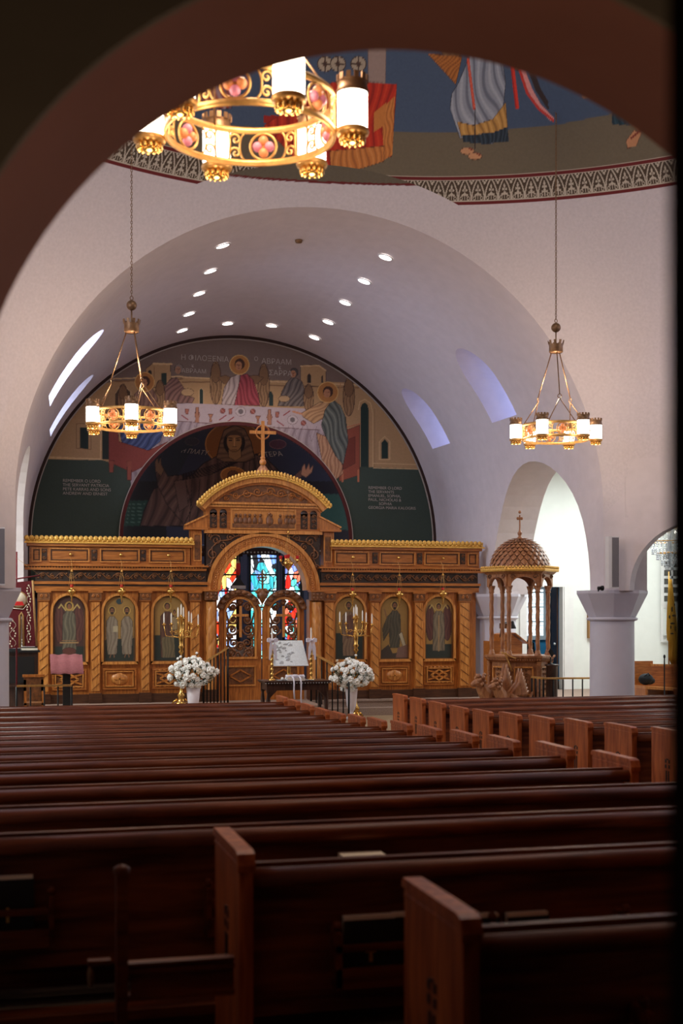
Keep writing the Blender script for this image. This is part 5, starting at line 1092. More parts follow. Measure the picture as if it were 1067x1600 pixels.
# thin dark post and low rails left of the short pews
xP, yP = XA(190, 4.62), 4.62; zP = FZ(yP); tz = ZA(190, 1352, yP)
t = thing('barrier_rail', 'thin dark wooden post with low rails at lower left', 'barrier', (xP, yP, zP)); m = MB(); m.box(xP-.02, xP+.02, yP-.03, yP+.03, zP, tz-.02, M_PEW); m.lathe([(.028, -.03), (.03, -.01), (.015, 0), (.001, .004)], (xP, yP, tz), M_PEW, 14); m.build('post', t)
m = MB(); x1 = XA(356, 4.75)
for yy, h in ((1507, .012), (1517, .018), (1559, .02)): z_ = ZA(200, yy, yP); m.box(xP+.02, x1, yP-.02, yP+.03, z_-h/2, z_+h/2, M_PEW)
m.box(xP+.03, x1, yP-.005, yP+.01, ZA(200, 1557, yP), ZA(200, 1519, yP), M_PEW)
m.build('low_rail', t); m = MB(); m.ball((xP-.10, yP+.1, ZA(157, 1537, yP)), .02, M_DBRASS, 10, 6, (.6, 1, 2)); m.box(xP-.11, xP-.03, yP+.08, yP+.12, ZA(157, 1515, yP)-.01, ZA(157, 1515, yP)+.01, M_PEW); m.build('hinge_bracket', t)
# ---------------------------------------------------------------- things before the screen
def candelabrum(px_, Y, zf, H, label, flip):
    x = XA(px_, Y); t = thing('candelabrum', label, 'candelabrum', (x, Y, zf), 'tall brass candelabra with white candles'); y = Y
    m = MB(); m.lathe([(.12, 0), (.13, .02), (.07, .05), (.05, .12), (.075, .17), (.03, .22), (.02, .30), (.018, H-.55), (.03, H-.53), (.05, H-.50), (.025, H-.46), (.055, H-.42), (.035, H-.38), (.04, H-.30), (.055, H-.20), (.03, H-.14), (.02, H-.08), (.02, H+.10), (.035, H+.12)], (x, y, zf), M_POLB, 16)
    for k in range(3): a = 2*PI*k/3+.5; m.tube([(x+.08*math.cos(a), y+.08*math.sin(a), zf+.10), (x+.14*math.cos(a), y+.14*math.sin(a), zf+.05), (x+.17*math.cos(a), y+.17*math.sin(a), zf+.012)], .018, M_POLB, 6)
    m.build('stem', t)
    tips = [(-.30, 0, -.02), (-.16, .10, -.02), (.30, 0, -.05), (.17, -.08, -.02), (-.07, -.12, .08), (.06, .14, .08), (0, 0, .12), (.15, .1, .0)]
    for dx, dy, dz_ in tips:
        c = Vector((x+dx*1.0, y+dy, zf+H+dz_)); m = MB(); b = Vector((x, y, zf+H-.26))
        if abs(dx)+abs(dy) > .01:
            pts = [b, b+Vector((dx*.5, dy*.5, .02)), Vector((x+dx*.9, y+dy*.9, zf+H-.20+dz_)), c-Vector((0, 0, .02))]
            cr = [pts[0].lerp(pts[1], f_) for f_ in (0, .5)]+[pts[1].lerp(pts[2], f_) for f_ in (0, .5)]+[pts[2].lerp(pts[3], f_) for f_ in (0, .5, 1)]
            m.tube(cr, .008, M_POLB, 5); w_ = b+Vector((dx*.55, dy*.55, .10)); rr = .035
            m.tube([w_+Vector((rr*(1-j/14)*math.cos(j*.6), 0, rr*(1-j/14)*math.sin(j*.6))) for j in range(13)], .007, M_POLB, 5)
        m.lathe([(.0, -.02), (.012, -.02), (.042, 0), (.038, .006), (.014, .004), (.014, .03)], c, M_POLB, 12); ar_ = m.build('arm', t)
        m = MB(); hh = .17+.02*random.random(); m.lathe([(.013, .01), (.012, hh), (.003, hh+.03), (.0, hh+.035)], c, M_WAX, 8); m.build('candle', ar_)
    return t
candelabrum(283, 23.0, .5, .5+0.93, 'tall brass candelabrum behind the left white flower arrangement', 1)
candelabrum(556, 22.9, .22, .28+1.44, 'tall brass candelabrum behind the right white flower arrangement', -1)
def flowers(px_, pyc, Y, zf, ztop, label, ped, seed, wx=.42):
    rnd = random.Random(seed); x = XA(px_, Y); t = thing('flower_arrangement', label, 'flowers', (x, Y, zf), 'white flower arrangements in white vases')
    m = MB(); h = ztop-zf
    if ped: m.lathe([(.0, 0), (.095, 0), (.10, .02), (.07, .06), (.04, .10), (.035, .13), (.06, .17), (.085, .25), (.11, h-.03), (.118, h), (.10, h)], (x, Y, zf), M_PORC, 24)
    else: m.lathe([(.0, 0), (.085, 0), (.09, .01), (.125, h), (.11, h), (.10, h-.02)], (x, Y, zf), M_PORC, 24)
    m.build('vase', t); C = Vector((x, Y, ztop+.24)); m = MB()
    for k in range(130):
        d = Vector((rnd.gauss(0, 1), rnd.gauss(0, 1), rnd.gauss(0, .8))).normalized(); p = C+Vector((d[0]*wx*.95, d[1]*.30, d[2]*.25)); s_ = C+Vector((0, 0, -.22)); q = s_.lerp(p, .75)
        sd = d.cross(Vector((0, 0, 1))).normalized()*.022; ln_ = (p-q)*1.1; up = Vector((0, 0, .012))
        m.add([q, q+ln_*.5+sd+up, q+ln_*1.0, q+ln_*.5-sd+up], [(0, 1, 2, 3)], M_LEAF)
        if k % 4 == 0: m.tube([s_, q, q+ln_*.8], .004, M_LEAF, 4)
    o = m.build('foliage', t); o['kind'] = 'stuff'; cs = []
    tries = 0
    while len(cs) < 62 and tries < 4000:
        tries += 1; d = Vector((rnd.gauss(0, 1), rnd.gauss(-.5, .8), rnd.gauss(.15, .8))).normalized(); r = rnd.uniform(.042, .085)
        p = C+Vector((d[0]*wx*rnd.uniform(.55, 1), d[1]*.28, d[2]*.25*rnd.uniform(.8, 1.05)))
        if p[2] < ztop-.06: continue
        if all((p-c).length > (r+r2)*.72 for c, r2 in cs): cs.append((p, r))
    # a few tall spikes
    for k in range(5): cs.append((C+Vector((rnd.uniform(-.3, .2), -.05, .26+.03*k*(k % 2))), .028))
    for p, r in cs:
        m = MB(); d = (p-C).normalized(); mt = M_CREAM if rnd.random() < .12 else M_PETAL
        R = d.to_track_quat('Z', 'Y').to_matrix(); m.ball(p, r*.62, mt, 8, 5)
        for lay, (nn, rr, hh) in enumerate(((6, .62, .05), (5, .38, .35))):
            for j in range(nn):
                a = 2*PI*j/nn+lay*.5+rnd.random()*.3; off = R @ Vector((math.cos(a)*r*rr, math.sin(a)*r*rr, r*hh)); RR = R @ Matrix.Rotation(a, 3, 'Z') @ Matrix.Rotation(.6-lay*.4, 3, 'Y')
                m.ball(p+off, r*.55, mt, 6, 4, (.38, .85, .9), RR)
        m.build('bloom', t)
    return t
flowers(302, 1055, 22.6, .5, ZA(302, 1074, 22.6), 'white flower arrangement in tapered white vase, left of the doors', False, 3)
flowers(549, 1052, 22.55, .22, ZA(549, 1076, 22.55), 'white flower arrangement in pedestal vase, right of the doors', True, 8, .40)
# ---- dark table with silver icon, candlesticks and ribbons
TY = 20.6; tx0, tx1 = XA(408, TY), XA(511, TY); zt = ZA(420, 1063, TY); zf = .22
t = thing('side_table', 'dark carved wooden table in front of the double doors', 'table', ((tx0+tx1)/2, TY, zf)); m = MB(); m.box(tx0, tx1, TY-.3, TY+.3, zt-.025, zt, M_DWOOD); m.box(tx0+.015, tx1-.015, TY-.285, TY+.285, zt-.04, zt-.025, M_DWOOD)
for k in range(24): m.ball((tx0+.02+k*(tx1-tx0-.04)/23, TY-.29, zt-.033), .012, M_SILV, 6, 4)
m.build('tabletop', t); m = MB(); m.box(tx0+.05, tx1-.05, TY-.25, TY-.23, zt-.15, zt-.04, M_DWOOD); m.box(tx0+.05, tx1-.05, TY+.23, TY+.25, zt-.15, zt-.04, M_DWOOD); m.box(tx0+.05, tx0+.07, TY-.25, TY+.25, zt-.15, zt-.04, M_DWOOD); m.box(tx1-.07, tx1-.05, TY-.25, TY+.25, zt-.15, zt-.04, M_DWOOD)
for q, xx in ((1, tx0+.09), (-1, tx1-.09)): m.prism([(xx, zt-.15), (xx+q*.12, zt-.15), (xx+q*.03, zt-.24), (xx, zt-.28)], .02, M_DWOOD, lambda a, b, t_: (a, TY-.25+t_, b))
m.build('apron', t)
for xx in (tx0+.07, tx1-.07):
    for yy in (TY-.23, TY+.23): m = MB(); m.box(xx-.03, xx+.03, yy-.03, yy+.03, zt-.18, zt-.04, M_DWOOD); m.lathe([(.025, 0), (.03, .03), (.022, .08), (.028, .3), (.036, .5), (.022, zt-zf-.2), (.034, zt-zf-.17)], (xx, yy, zf), M_DWOOD, 12); m.build('leg', t)
def candlestick(px_, pyt, label):
    y = TY-.05; x = XA(px_, y); z1 = ZA(px_, 1000, y); t = thing('candlestick', label, 'candlestick', (x, y, zt), 'brass candlesticks with white ribbon bows'); h = z1-zt; m = MB()
    pf = [(.0, 0), (.055, 0), (.058, .012), (.03, .03), (.014, .05)]; z = .07
    while z < h-.04: pf += [(.012, z), (.026, z+.02), (.026, z+.035), (.012, z+.055)]; z += .075
    pf += [(.012, h-.03), (.034, h-.01), (.03, h)]; m.lathe(pf, (x, y, zt), M_POLB, 14); m.build('stem', t)
    m = MB(); zc = ZA(px_, pyt, y); m.lathe([(.014, 0), (.013, zc-z1-.02), (.0, zc-z1)], (x, y, z1), M_WAX, 8); m.build('candle', t)
    m = MB(); zb = z1+.0
    for q in (-1, 1):
        pts = [(0, 0), (.05, .035), (.085, .025), (.085, -.03), (.05, -.035)]
        m.prism([(x+q*a, zb+b) for a, b in pts], .05, M_RIB, lambda a, b, t_: (a, y-.055+t_, b)); m.ball((x+q*.05, y-.03, zb), .038, M_RIB, 8, 5, (1.1, .6, .9))
        for k in range(2):
            L_ = [(q*(.01+k*.02), 0), (q*(.03+k*.03), -.12), (q*(.045+k*.02), -.22-k*.09), (q*(.02+k*.02), -.24-k*.08), (q*(.0+k*.015), -.12)]
            m.prism([(x+a, zb+b) for a, b in L_], .006, M_RIB, lambda a, b, t_, k=k: (a, y-.06-.012*k+t_, b))
    m.ball((x, y-.05, zb), .022, M_RIB, 8, 5); m.build('ribbon_bow', t)
candlestick(425, 981, 'brass candlestick with white bow left of the silver plaque')
candlestick(486, 980, 'brass candlestick with white bow right of the silver plaque')
y = TY; t = thing('silver_gospel_cover', 'shiny embossed silver plaque tilted on a small stand on the table', 'plaque', (XA(455, y), y, zt)); a, b = XA(426, y), XA(481, y); a2, b2 = XA(431, y), XA(475, y); z0, z1 = ZA(455, 1040, y), ZA(455, 1001, y)
m = MB(); m.add([(a, y-.06, z0), (b, y-.06, z0), (b2, y+.13, z1), (a2, y+.13, z1), (a, y-.04, z0-.01), (b, y-.04, z0-.01), (b2, y+.15, z1-.01), (a2, y+.15, z1-.01)], [(0, 1, 2, 3), (7, 6, 5, 4), (0, 4, 5, 1), (2, 6, 7, 3), (1, 5, 6, 2), (0, 3, 7, 4)], M_EMB); pl = m.build('cover_plate', t); m = MB(); random.seed(3)
for k in range(30):
    u, v = .08+random.random()*.5, .08+.84*random.random(); px3 = (a+(b-a)*u)*(1-v)+(a2+(b2-a2)*u)*v; m.ball((px3, y-.064+.19*v, z0+(z1-z0)*v), random.uniform(.012, .03), M_EMB, 10, 5, (1.3, .10, 1))
m.build('embossing', pl); m = MB(); xm = (a+b)/2; m.lathe([(.06, 0), (.05, .02), (.022, .05), (.03, .12), (.02, z0-zt+.02)], (xm-.02, y+.02, zt), M_POLB, 12); m.build('stand', t)
yl = TY-.12; m = MB(); xa, xb = XA(447, yl), XA(475, yl); z_ = zt+.03; m.box(xa, xb, yl-.09, yl+.03, zt, zt+.035, M_WAX); m.build('white_box', label='small cream box holding a white garland on the table', category='box', org=((xa+xb)/2, yl, zt))
t = thing('ribbon_crown', 'white garland with two long ribbons hanging over the table edge', 'ribbon', ((xa+xb)/2, yl, zt+.04)); m = MB(); xc = (xa+xb)/2
m.tube([(xc+.14*math.cos(q), yl+.06*math.sin(q), zt+.065+.01*math.sin(q*5)) for q in np.linspace(0, 2*PI, 25)[:-1]], .022, M_RIB, 6, closed=True); m.ball((xc, yl-.06, zt+.075), .03, M_RIB, 8, 5, (1.6, 1, .8)); m.build('garland', t)
for pxx, pyb in ((459, 1093), (470, 1111)):
    xx = XA(pxx, TY-.32); m = MB(); zb = ZA(pxx, pyb, TY-.32); m.tube([(xx, yl-.05, zt+.06), (xx, TY-.30, zt+.045), (xx+.005, TY-.325, zt-.03), (xx, TY-.33, (zt+zb)/2), (xx+.01, TY-.33, zb)], .014, M_RIB, 5); m.build('ribbon_tail', t)
m = MB(); xx = XA(442, yl); m.lathe([(.0, 0), (.09, 0), (.11, .012), (.09, .012), (.0, .004)], (xx, yl, zt), M_SILV, 20); tr = m.build('silver_tray', label='round silver tray with flower heads at the left of the garland', category='tray', org=(xx, yl, zt))
m = MB(); xx = XA(476, yl-.05)+.07; m.lathe([(.0, 0), (.08, 0), (.10, .012), (.08, .012), (.0, .004)], (xx, yl-.02, zt), M_SILV, 20); m.build('silver_tray', label='round silver tray at the right of the garland by the candlestick', category='tray', org=(xx, yl-.02, zt))
for i, pxx in enumerate((441, 447)): m = MB(); m.ball((XA(pxx, yl), yl, zt+.03), .025, M_PETAL, 8, 5); m.build('gardenia', label='%s of two small white gardenias on the silver tray' % ('left' if i == 0 else 'right'), category='flower', org=(XA(pxx, yl), yl, zt+.012))
# ---- metal railings
def railing(name, label, pts, zb, n, mt=M_IRON, group='brass topped black railings', splay=None):
    t = thing(name, label, 'railing', (pts[0][0], pts[0][1], zb[0]), group); m = MB()
    for p, q in zip(pts[:-1], pts[1:]): m.bar(p, q, .04, .03, M_BRASS)
    m.build('handrail', t)
    for s_, (p, q) in enumerate(zip(pts[:-1], pts[1:])):
        for k in range(n[s_]+1):
            f_ = k/n[s_]; P_ = Vector(p).lerp(Vector(q), f_); zb_ = zb[s_]+(zb[s_+1]-zb[s_])*f_
            m = MB(); m.tube([(P_[0], P_[1], zb_), (P_[0], P_[1], P_[2]-.01)], .012 if 0 < k < n[s_] else .017, mt, 6); m.build('baluster', t)
Y = 20.4; A_ = PY(26, 1072, Y); B_ = PY(112, 1071, Y); railing('low_railing', 'low railing with four posts in front of the mauve draped lectern', [A_, B_], [.22, .22], [4])
A_ = PY(831, 1058, 20.6); B_ = PY(849, 1060, 20.3); C_ = PY(925, 1059.5, 20.3); railing('low_railing', 'low railing with thin posts before the carved pulpit', [A_, B_, C_], [.5, .5, .5], [3, 5])
Y = 23.1; A_ = PY(356, 1012, Y); B_ = PY(318, 1036, Y); railing('stair_railing', 'sloping stair railing left of the double doors', [A_, B_], [.5, .5], [7])
A_ = PY(486, 1019, 23.3); B_ = PY(545, 1052, 22.3); railing('stair_railing', 'sloping stair railing right of the double doors, behind the table', [A_, B_], [.5, .22], [7])
# ---- left side: lectern, desk, banner, books
Y = 21.7; x = XA(104, Y); t = thing('lectern', 'dark lectern with mauve cloth over its sloping top', 'lectern', (x, Y, .22)); m = MB(); m.box(x-.06, x+.06, Y-.05, Y+.07, .24, 1.12, M_BLACK); m.box(x-.2, x+.2, Y-.18, Y+.18, .22, .26, M_BLACK); m.build('post', t)
zl, zh = ZA(104, 1049, Y), ZA(104, 1024, Y); a, b = XA(79, Y)+.01, XA(128, Y); m = MB(); m.add([(a, Y-.2, zl), (b, Y-.2, zl), (b, Y+.18, zh), (a, Y+.18, zh), (a, Y-.2, zl-.04), (b, Y-.2, zl-.04), (b, Y+.18, zh-.04), (a, Y+.18, zh-.04)], [(0, 1, 2, 3), (7, 6, 5, 4), (0, 4, 5, 1), (2, 6, 7, 3), (1, 5, 6, 2), (0, 3, 7, 4)], M_DWOOD); m.build('desk_top', t)
m = MB(); nx = 14; vs = [(a-.015+(b-a+.03)*i/nx, yy, zz+.008*math.sin(i*1.3)) for yy, zz in ((Y-.22, zl-.03), (Y-.21, zl+.012), (Y, (zl+zh)/2+.014), (Y+.18, zh+.012), (Y+.19, zh-.05)) for i in range(nx+1)]
m.add(vs, [(r*(nx+1)+i, r*(nx+1)+i+1, (r+1)*(nx+1)+i+1, (r+1)*(nx+1)+i) for r in range(4) for i in range(nx)], M_MAUVE, True); m.build('cloth', t)
Y = 22.7; a, b = XA(-8, Y), XA(59, Y); zt_ = ZA(30, 1016, Y); t = thing('chanters_desk', 'dark wooden desk carrying books, behind the left column', 'desk', ((a+b)/2, Y, .5)); m = MB(); m.box(a, b, Y-.25, Y+.3, .5, zt_-.03, M_DWOOD); m.build('body', t); m = MB(); m.box(a-.02, b+.03, Y-.28, Y+.33, zt_-.03, zt_, M_BLACK); m.build('top', t); m = MB(); m.box(a+.05, b-.06, Y-.262, Y-.25, .95, zt_-.1, M_BLACK); m.box(a+.05, b-.06, Y-.30, Y-.25, .88, .92, M_DWOOD); m.build('shelf_recess', t)
for k, (w_, d_, c_) in enumerate(((.26, .02, M_PAPER), (.22, .03, M_WHITE), (.25, .035, M_PAPER), (.21, .025, M_PAPER))):
    zz = zt_+[0, .055, .11, .16][k]; xx = XA(46, Y-.1)-.02*(k % 2); h = [.05, .05, .045, .04][k]; m = MB(); m.box(xx-w_/2, xx+w_/2, Y-.22, Y-.02, zz, zz+h, c_); m.box(xx-w_/2-.004, xx+w_/2+.004, Y-.225, Y-.018, zz, zz+.006, M_DBROWN); m.box(xx-w_/2-.004, xx+w_/2+.004, Y-.225, Y-.018, zz+h-.004, zz+h, M_DBROWN)
    m.build('book', label='pale thick book, %s of the stack of four on the desk at left' % ['lowest', 'second from below', 'third from below', 'topmost'][k], category='book', group='stack of books on the dark desk', org=(xx, Y-.1, zz))
xx = XA(20, Y); m = MB(); m.box(xx-.12, xx+.12, Y-.2, Y, zt_, zt_+.03, M_BOOKC); m.build('book', label='thin black book lying flat left of the book stack', category='book', org=(xx, Y-.1, zt_))
Y = 22.15; a, b = XA(37, Y), XA(68, Y); t = thing('choir_chair', 'brown wooden chair side before the dark desk at left', 'chair', ((a+b)/2, Y, .22)); m = MB(); m.box(a, b, Y, Y+.03, .5, ZA(50, 1058, Y), M_CARVE); m.box(a-.02, b+.02, Y-.02, Y+.05, ZA(50, 1058, Y), ZA(50, 1054, Y), M_OAK); m.build('backrest', t); m = MB(); m.box(a, b, Y-.4, Y, .62, .66, M_CARVE); m.build('seat', t)
for xx in (a, b-.04):
    m = MB(); m.box(xx, xx+.04, Y-.40, Y-.36, .22, .85, M_OAK); m.box(xx, xx+.04, Y, Y+.04, .22, ZA(50, 1062, Y), M_OAK); m.build('leg', t)
Y = 21.95; t = thing('processional_banner', 'crimson processional banner embroidered with pale vines at the left edge', 'banner', (XA(26, Y), Y, .22)); m = MB(); xx = XA(26, Y); m.tube([(xx, Y+.03, .22), (xx, Y+.03, ZA(26, 862, Y))], .014, M_REDCL, 8); m.build('pole', t)
m = MB(); p1, p2 = PY(10, 907, Y), PY(62, 899, Y); m.tube([p1, p2], .012, M_REDCL, 8); m.tube([PY(26, 872, Y), p2], .003, M_TAN, 4); m.tube([PY(10, 912, Y), PY(52, 908, Y)], .010, M_REDCL, 8); m.build('crossbar', t)
m = MB(); q = [PY(10, 912, Y), PY(51, 907, Y), PY(57, 1010, Y), PY(38, 1010, Y), PY(36, 962, Y), PY(31, 962, Y), PY(31, 1012, Y), PY(10, 1014, Y)]
m.prism([(v[0], v[2]) for v in q], .012, M_REDCL, lambda a, b, t_: (a, Y-.02+t_, b)); cl = m.build('cloth', t); m = MB()
for l_ in ([(51, 907), (54, 960), (57.5, 1010)], [(31, 1012), (31, 962), (33.5, 957), (36, 962), (37, 1010)]): m.tube([PY(u, v, Y-.025) for u, v in l_], .020, M_TAN, 5)
m.build('gold_fringe', cl); m = MB()
for u0, v0, du, n_, st_ in ((45, 915, 3, 22, 4.2), (20, 970, 5, 11, 4.0)):
    m.tube([PY(u0+du*math.sin(k*.9), v0+k*st_, Y-.028) for k in range(n_)], .0035, M_CREAM, 4)
    for k in range(0, n_): m.ball(PY(u0-du*math.sin(k*.9)*.9, v0+k*st_, Y-.03), .013, M_CREAM, 6, 4, (1, .3, 1.2))
m.tube([PY(u, v, Y-.028) for u, v in ((18, 950), (36, 952), (42, 945))], .006, M_PAPER, 4); m.build('embroidery', cl); m = MB()
m.lathe([(.001, -.01), (.14, -.01), (.14, 0)], PY(29, 937, Y-.02), M_TAN, 24, axis='y'); m.lathe([(.001, -.016), (.12, -.016), (.12, 0)], PY(29, 937, Y-.02), M_CREAM, 24, axis='y'); m.prism([(XA(20, Y), ZA(20, 946, Y)), (XA(38, Y), ZA(38, 946, Y)), (XA(35, Y), ZA(30, 940, Y)), (XA(22, Y), ZA(22, 940, Y))], .01, M_REDGL, lambda a, b, t_: (a, Y-.05+t_, b)); m.build('round_medallion', cl)
# ---- wall speakers and camera
def speaker(c, dirx, label):
    x, y, z0, z1 = c; t = thing('column_speaker', label, 'speaker', (x, y, z0), 'slim white column speakers'); m = MB(); m.box(x-.085, x+.085, y-.05, y+.08, z0, z1, M_WHITE); m.build('cabinet', t); m = MB(); m.box(x-.03, x+.08, y-.058, y-.05, z0+.02, z1-.02, M_GREY); m.build('grille', t)
x = XA(960, 18.55); speaker((x, 18.62, ZA(960, 919, 18.6), ZA(960, 838, 18.6)), 1, 'slim white wall speaker on the pier right of the pulpit')
x = XA(-2, 18.9); speaker((x, 18.62, ZA(0, 915, 18.9), ZA(0, 826, 18.9)), -1, 'slim white wall speaker on the pier at the left edge')
p = PY(934, 919, 18.8); m = MB(); m.tube([p, p+Vector((.06, .0, .0))], .028, M_BLACK, 10); m.tube([p+Vector((.06, 0, 0)), p+Vector((.09, 0, 0))], .04, M_BLACK, 10); m.tube([p+Vector((.03, .05, -.045)), p+Vector((.03, 0, 0))], .012, M_BLACK, 6); m.build('small_camera', label='tiny black camera sitting on the right column capital', category='camera', org=tuple(p))
# ---------------------------------------------------------------- carved pulpit with domed canopy
PX_, PYc = 4.02, 21.3; zf = .5; zb = ZA(820, 1024, 21.0); ze = ZA(820, 893, 21.0)
t = thing('pulpit', 'carved wooden pulpit with scaled domed canopy and gold rim', 'pulpit', (PX_, PYc, zf)); O = (PX_, PYc, 0); NP = 6; R0 = .56; rot = math.radians(-14)
def hexp(r, k, z): a = rot+2*PI*k/NP; return Vector((PX_+r*math.cos(a), PYc+r*math.sin(a), z))
m = MB(); m.lathe([(R0-.06, zf), (R0-.06, zb-.08)], O, M_WALN, NP, rot, rot+2*PI, False); m.lathe([(.0, zf+.02), (R0-.06, zf+.02)], O, M_WALN, NP, rot, rot+2*PI, False); m.lathe([(R0+.02, zf), (R0+.02, zf+.1), (R0-.04, zf+.14)], O, M_WALN, NP, rot, rot+2*PI, False); m.build('drum', t)
m = MB(); m.lathe([(R0-.05, zb-.12), (R0, zb-.09), (R0+.04, zb-.05), (R0+.06, zb-.03), (R0+.06, zb), (R0-.1, zb), (.0, zb-.01)], O, M_WALN, NP, rot, rot+2*PI, False)
for k in range(NP):
    for j in range(14): p = hexp(R0+.02, k, zb-.075).lerp(hexp(R0+.02, k+1, zb-.075), (j+.5)/14); m.ball(p, .016, M_WALN, 6, 4)
m.build('parapet_rail', t)
for k in range(NP):
    p, q = hexp(R0-.05, k, 0), hexp(R0-.05, k+1, 0); mid = (p+q)/2; d = (q-p).normalized(); nn = Vector((mid[0]-PX_, mid[1]-PYc, 0)).normalized(); L = (q-p).length
    m = MB(); 
    for s_ in (-1, 1): m.obox(mid+d*s_*(L/2-.10)+nn*.01+Vector((0, 0, (zf+zb)/2)), d*.012, nn*.015, (0, 0, (zb-zf)/2-.22), M_OAKL)
    for zz in (zf+.22, zb-.2): m.obox(mid+nn*.01+Vector((0, 0, zz)), d*(L/2-.10), nn*.015, (0, 0, .012), M_OAKL)
    for j in range(5):
        zc = zf+.30+j*.085
        for s_ in (-1, 1): c = mid+nn*.012+d*s_*.05+Vector((0, 0, zc)); m.tube([c+d*(.035*(1-i/12)*math.cos(i*.7*s_))+Vector((0, 0, .035*(1-i/12)*math.sin(i*.7))) for i in range(11)], .008, M_CARVE, 4)
    m.build('carved_panel', t)
    a = hexp(R0-.03, k, 0); m = MB(); m.lathe([(.055, zf+.1), (.04, zf+.15), (.04, zb-.14), (.055, zb-.1)], (a[0], a[1], 0), M_WALN, 10)
    for j in range(16): m.ball((a[0]+.035*math.cos(j*1.9), a[1]+.035*math.sin(j*1.9), zf+.2+j*.035), .018, M_WALN, 6, 4)
    m.build('corner_shaft', t)
    a = hexp(R0-.07, k, 0); m = MB(); tw = lambda an_, z: 1+.12*math.cos(3*an_+z*30)
    m.lathe([(.036, zb+.06+i*.022) for i in range(int((ze-.32-zb)/.022))], (a[0], a[1], 0), M_WALN, 12, twist=tw); m.lathe([(.06, zb), (.06, zb+.03), (.045, zb+.045), (.05, zb+.07), (.034, zb+.09)], (a[0], a[1], 0), M_WALN, 12)
    m.lathe([(.034, ze-.37), (.05, ze-.35), (.04, ze-.33), (.065, ze-.26), (.065, ze-.24)], (a[0], a[1], 0), M_WALN, 12); m.build('twisted_column', t)
    # arch between columns
    p, q = hexp(R0-.02, k, 0), hexp(R0-.02, k+1, 0); L = (q-p).length; d = (q-p).normalized(); nn = Vector((d[1], -d[0], 0)); z0 = ze-.26; m = MB()
    arc_ = arc(L/2, z0, L/2-.05, .17, PI, 0, 16); out = [(L*i/16, ze-.03) for i in range(17)]
    m.ring([(0, z0)]+out+[(L, z0)], [(.05, z0)]+arc_+[(L-.05, z0)], .07, M_WALN, lambda a, b, t_, p=p, d=d, nn=nn: tuple(p+d*a-nn*(t_-.035)*(-1)+Vector((0, 0, b))))
    for s_ in (-1, 1): c = p+d*(L/2+s_*L*.36)+nn*.045+Vector((0, 0, ze-.09)); m.tube([c+d*(.05*(1-i/12)*math.cos(i*.7*s_))+Vector((0, 0, .045*(1-i/12)*math.sin(i*.7))) for i in range(11)], .010, M_CARVE, 4)
    m.build('canopy_arch', t)
m = MB(); m.lathe([(R0-.10, ze-.06), (R0+.02, ze-.05), (R0+.07, ze-.01), (R0+.10, ze+.02), (R0+.10, ze+.03), (.0, ze+.03)], O, M_WALN, NP, rot, rot+2*PI, False); m.build('canopy_cornice', t)
m = MB(); m.lathe([(R0+.115, ze-.0), (R0+.125, ze+.03), (R0+.115, ze+.07)], O, M_GOLD, NP, rot, rot+2*PI, False); m.lathe([(R0+.115, ze+.07), (R0-.1, ze+.07)], O, M_GOLD, NP, rot, rot+2*PI, False)
for k in range(NP):
    for j in range(12): p = hexp(R0+.115, k, ze+.07).lerp(hexp(R0+.115, k+1, ze+.07), (j+.5)/12); m.ball(p, .024, M_GOLD, 6, 4, (1, 1, 1.1))
m.build('gold_rim', t)
RD = .50; zd = ze+.07; m = MB(); m.lathe([(RD*math.cos(a)*.97, zd+RD*math.sin(a)*.97) for a in np.linspace(0, PI/2, 16)], O, M_CARVE, 40); dm = m.build('dome', t); m = MB()
rowsn = 10
for i in range(rowsn):
    el = PI/2*(i+.2)/rowsn*.97; r = RD*math.cos(el); n = 26
    for j in range(n):
        a = 2*PI*(j+.5*(i % 2))/n; w_ = r*2*PI/n*.54; c = Vector((PX_+r*math.cos(a), PYc+r*math.sin(a), zd+RD*math.sin(el))); tn = Vector((-math.sin(a), math.cos(a), 0)); up = Vector((-math.sin(el)*math.cos(a), -math.sin(el)*math.sin(a), math.cos(el))); nn = Vector((math.cos(el)*math.cos(a), math.cos(el)*math.sin(a), math.sin(el))); h = RD*PI/2/rowsn
        m.add([c+up*h*.9, c-tn*w_*.92+nn*.006, c-up*h*.85+nn*.034, c+tn*w_*.92+nn*.006], [(0, 1, 2), (0, 2, 3)], M_WALN)
o = m.build('carved_scale', dm); o['kind'] = 'stuff'
zz = zd+RD; m = MB(); m.lathe([(.06, -.02), (.055, .02), (.02, .05), (.035, .08), (.042, .11), (.02, .14), (.014, .17), (.014, .42)], (PX_, PYc, zz), M_WALN, 14)
for dx, dz_ in ((0, .47), (-.035, .36), (.035, .36), (0, .36)): m.ball((PX_+dx, PYc, zz+dz_), .028, M_WALN, 8, 6)
m.box(PX_-.04, PX_+.04, PYc-.012, PYc+.012, zz+.345, zz+.375, M_WALN); m.build('finial_cross', t)
# pale cord hanging over the parapet
m = MB(); m.tube([PY(u, v, 20.7) for u, v in ((783, 1019), (789, 1022), (795, 1036), (800, 1049))], .012, M_NATTAN, 5); m.tube([PY(u, v, 20.7) for u, v in ((789, 1020), (797, 1026), (806, 1029))], .012, M_NATTAN, 5); m.build('cord', label='pale ochre cord draped over the pulpit parapet', category='cord', org=tuple(PY(790, 1030, 20.7)))
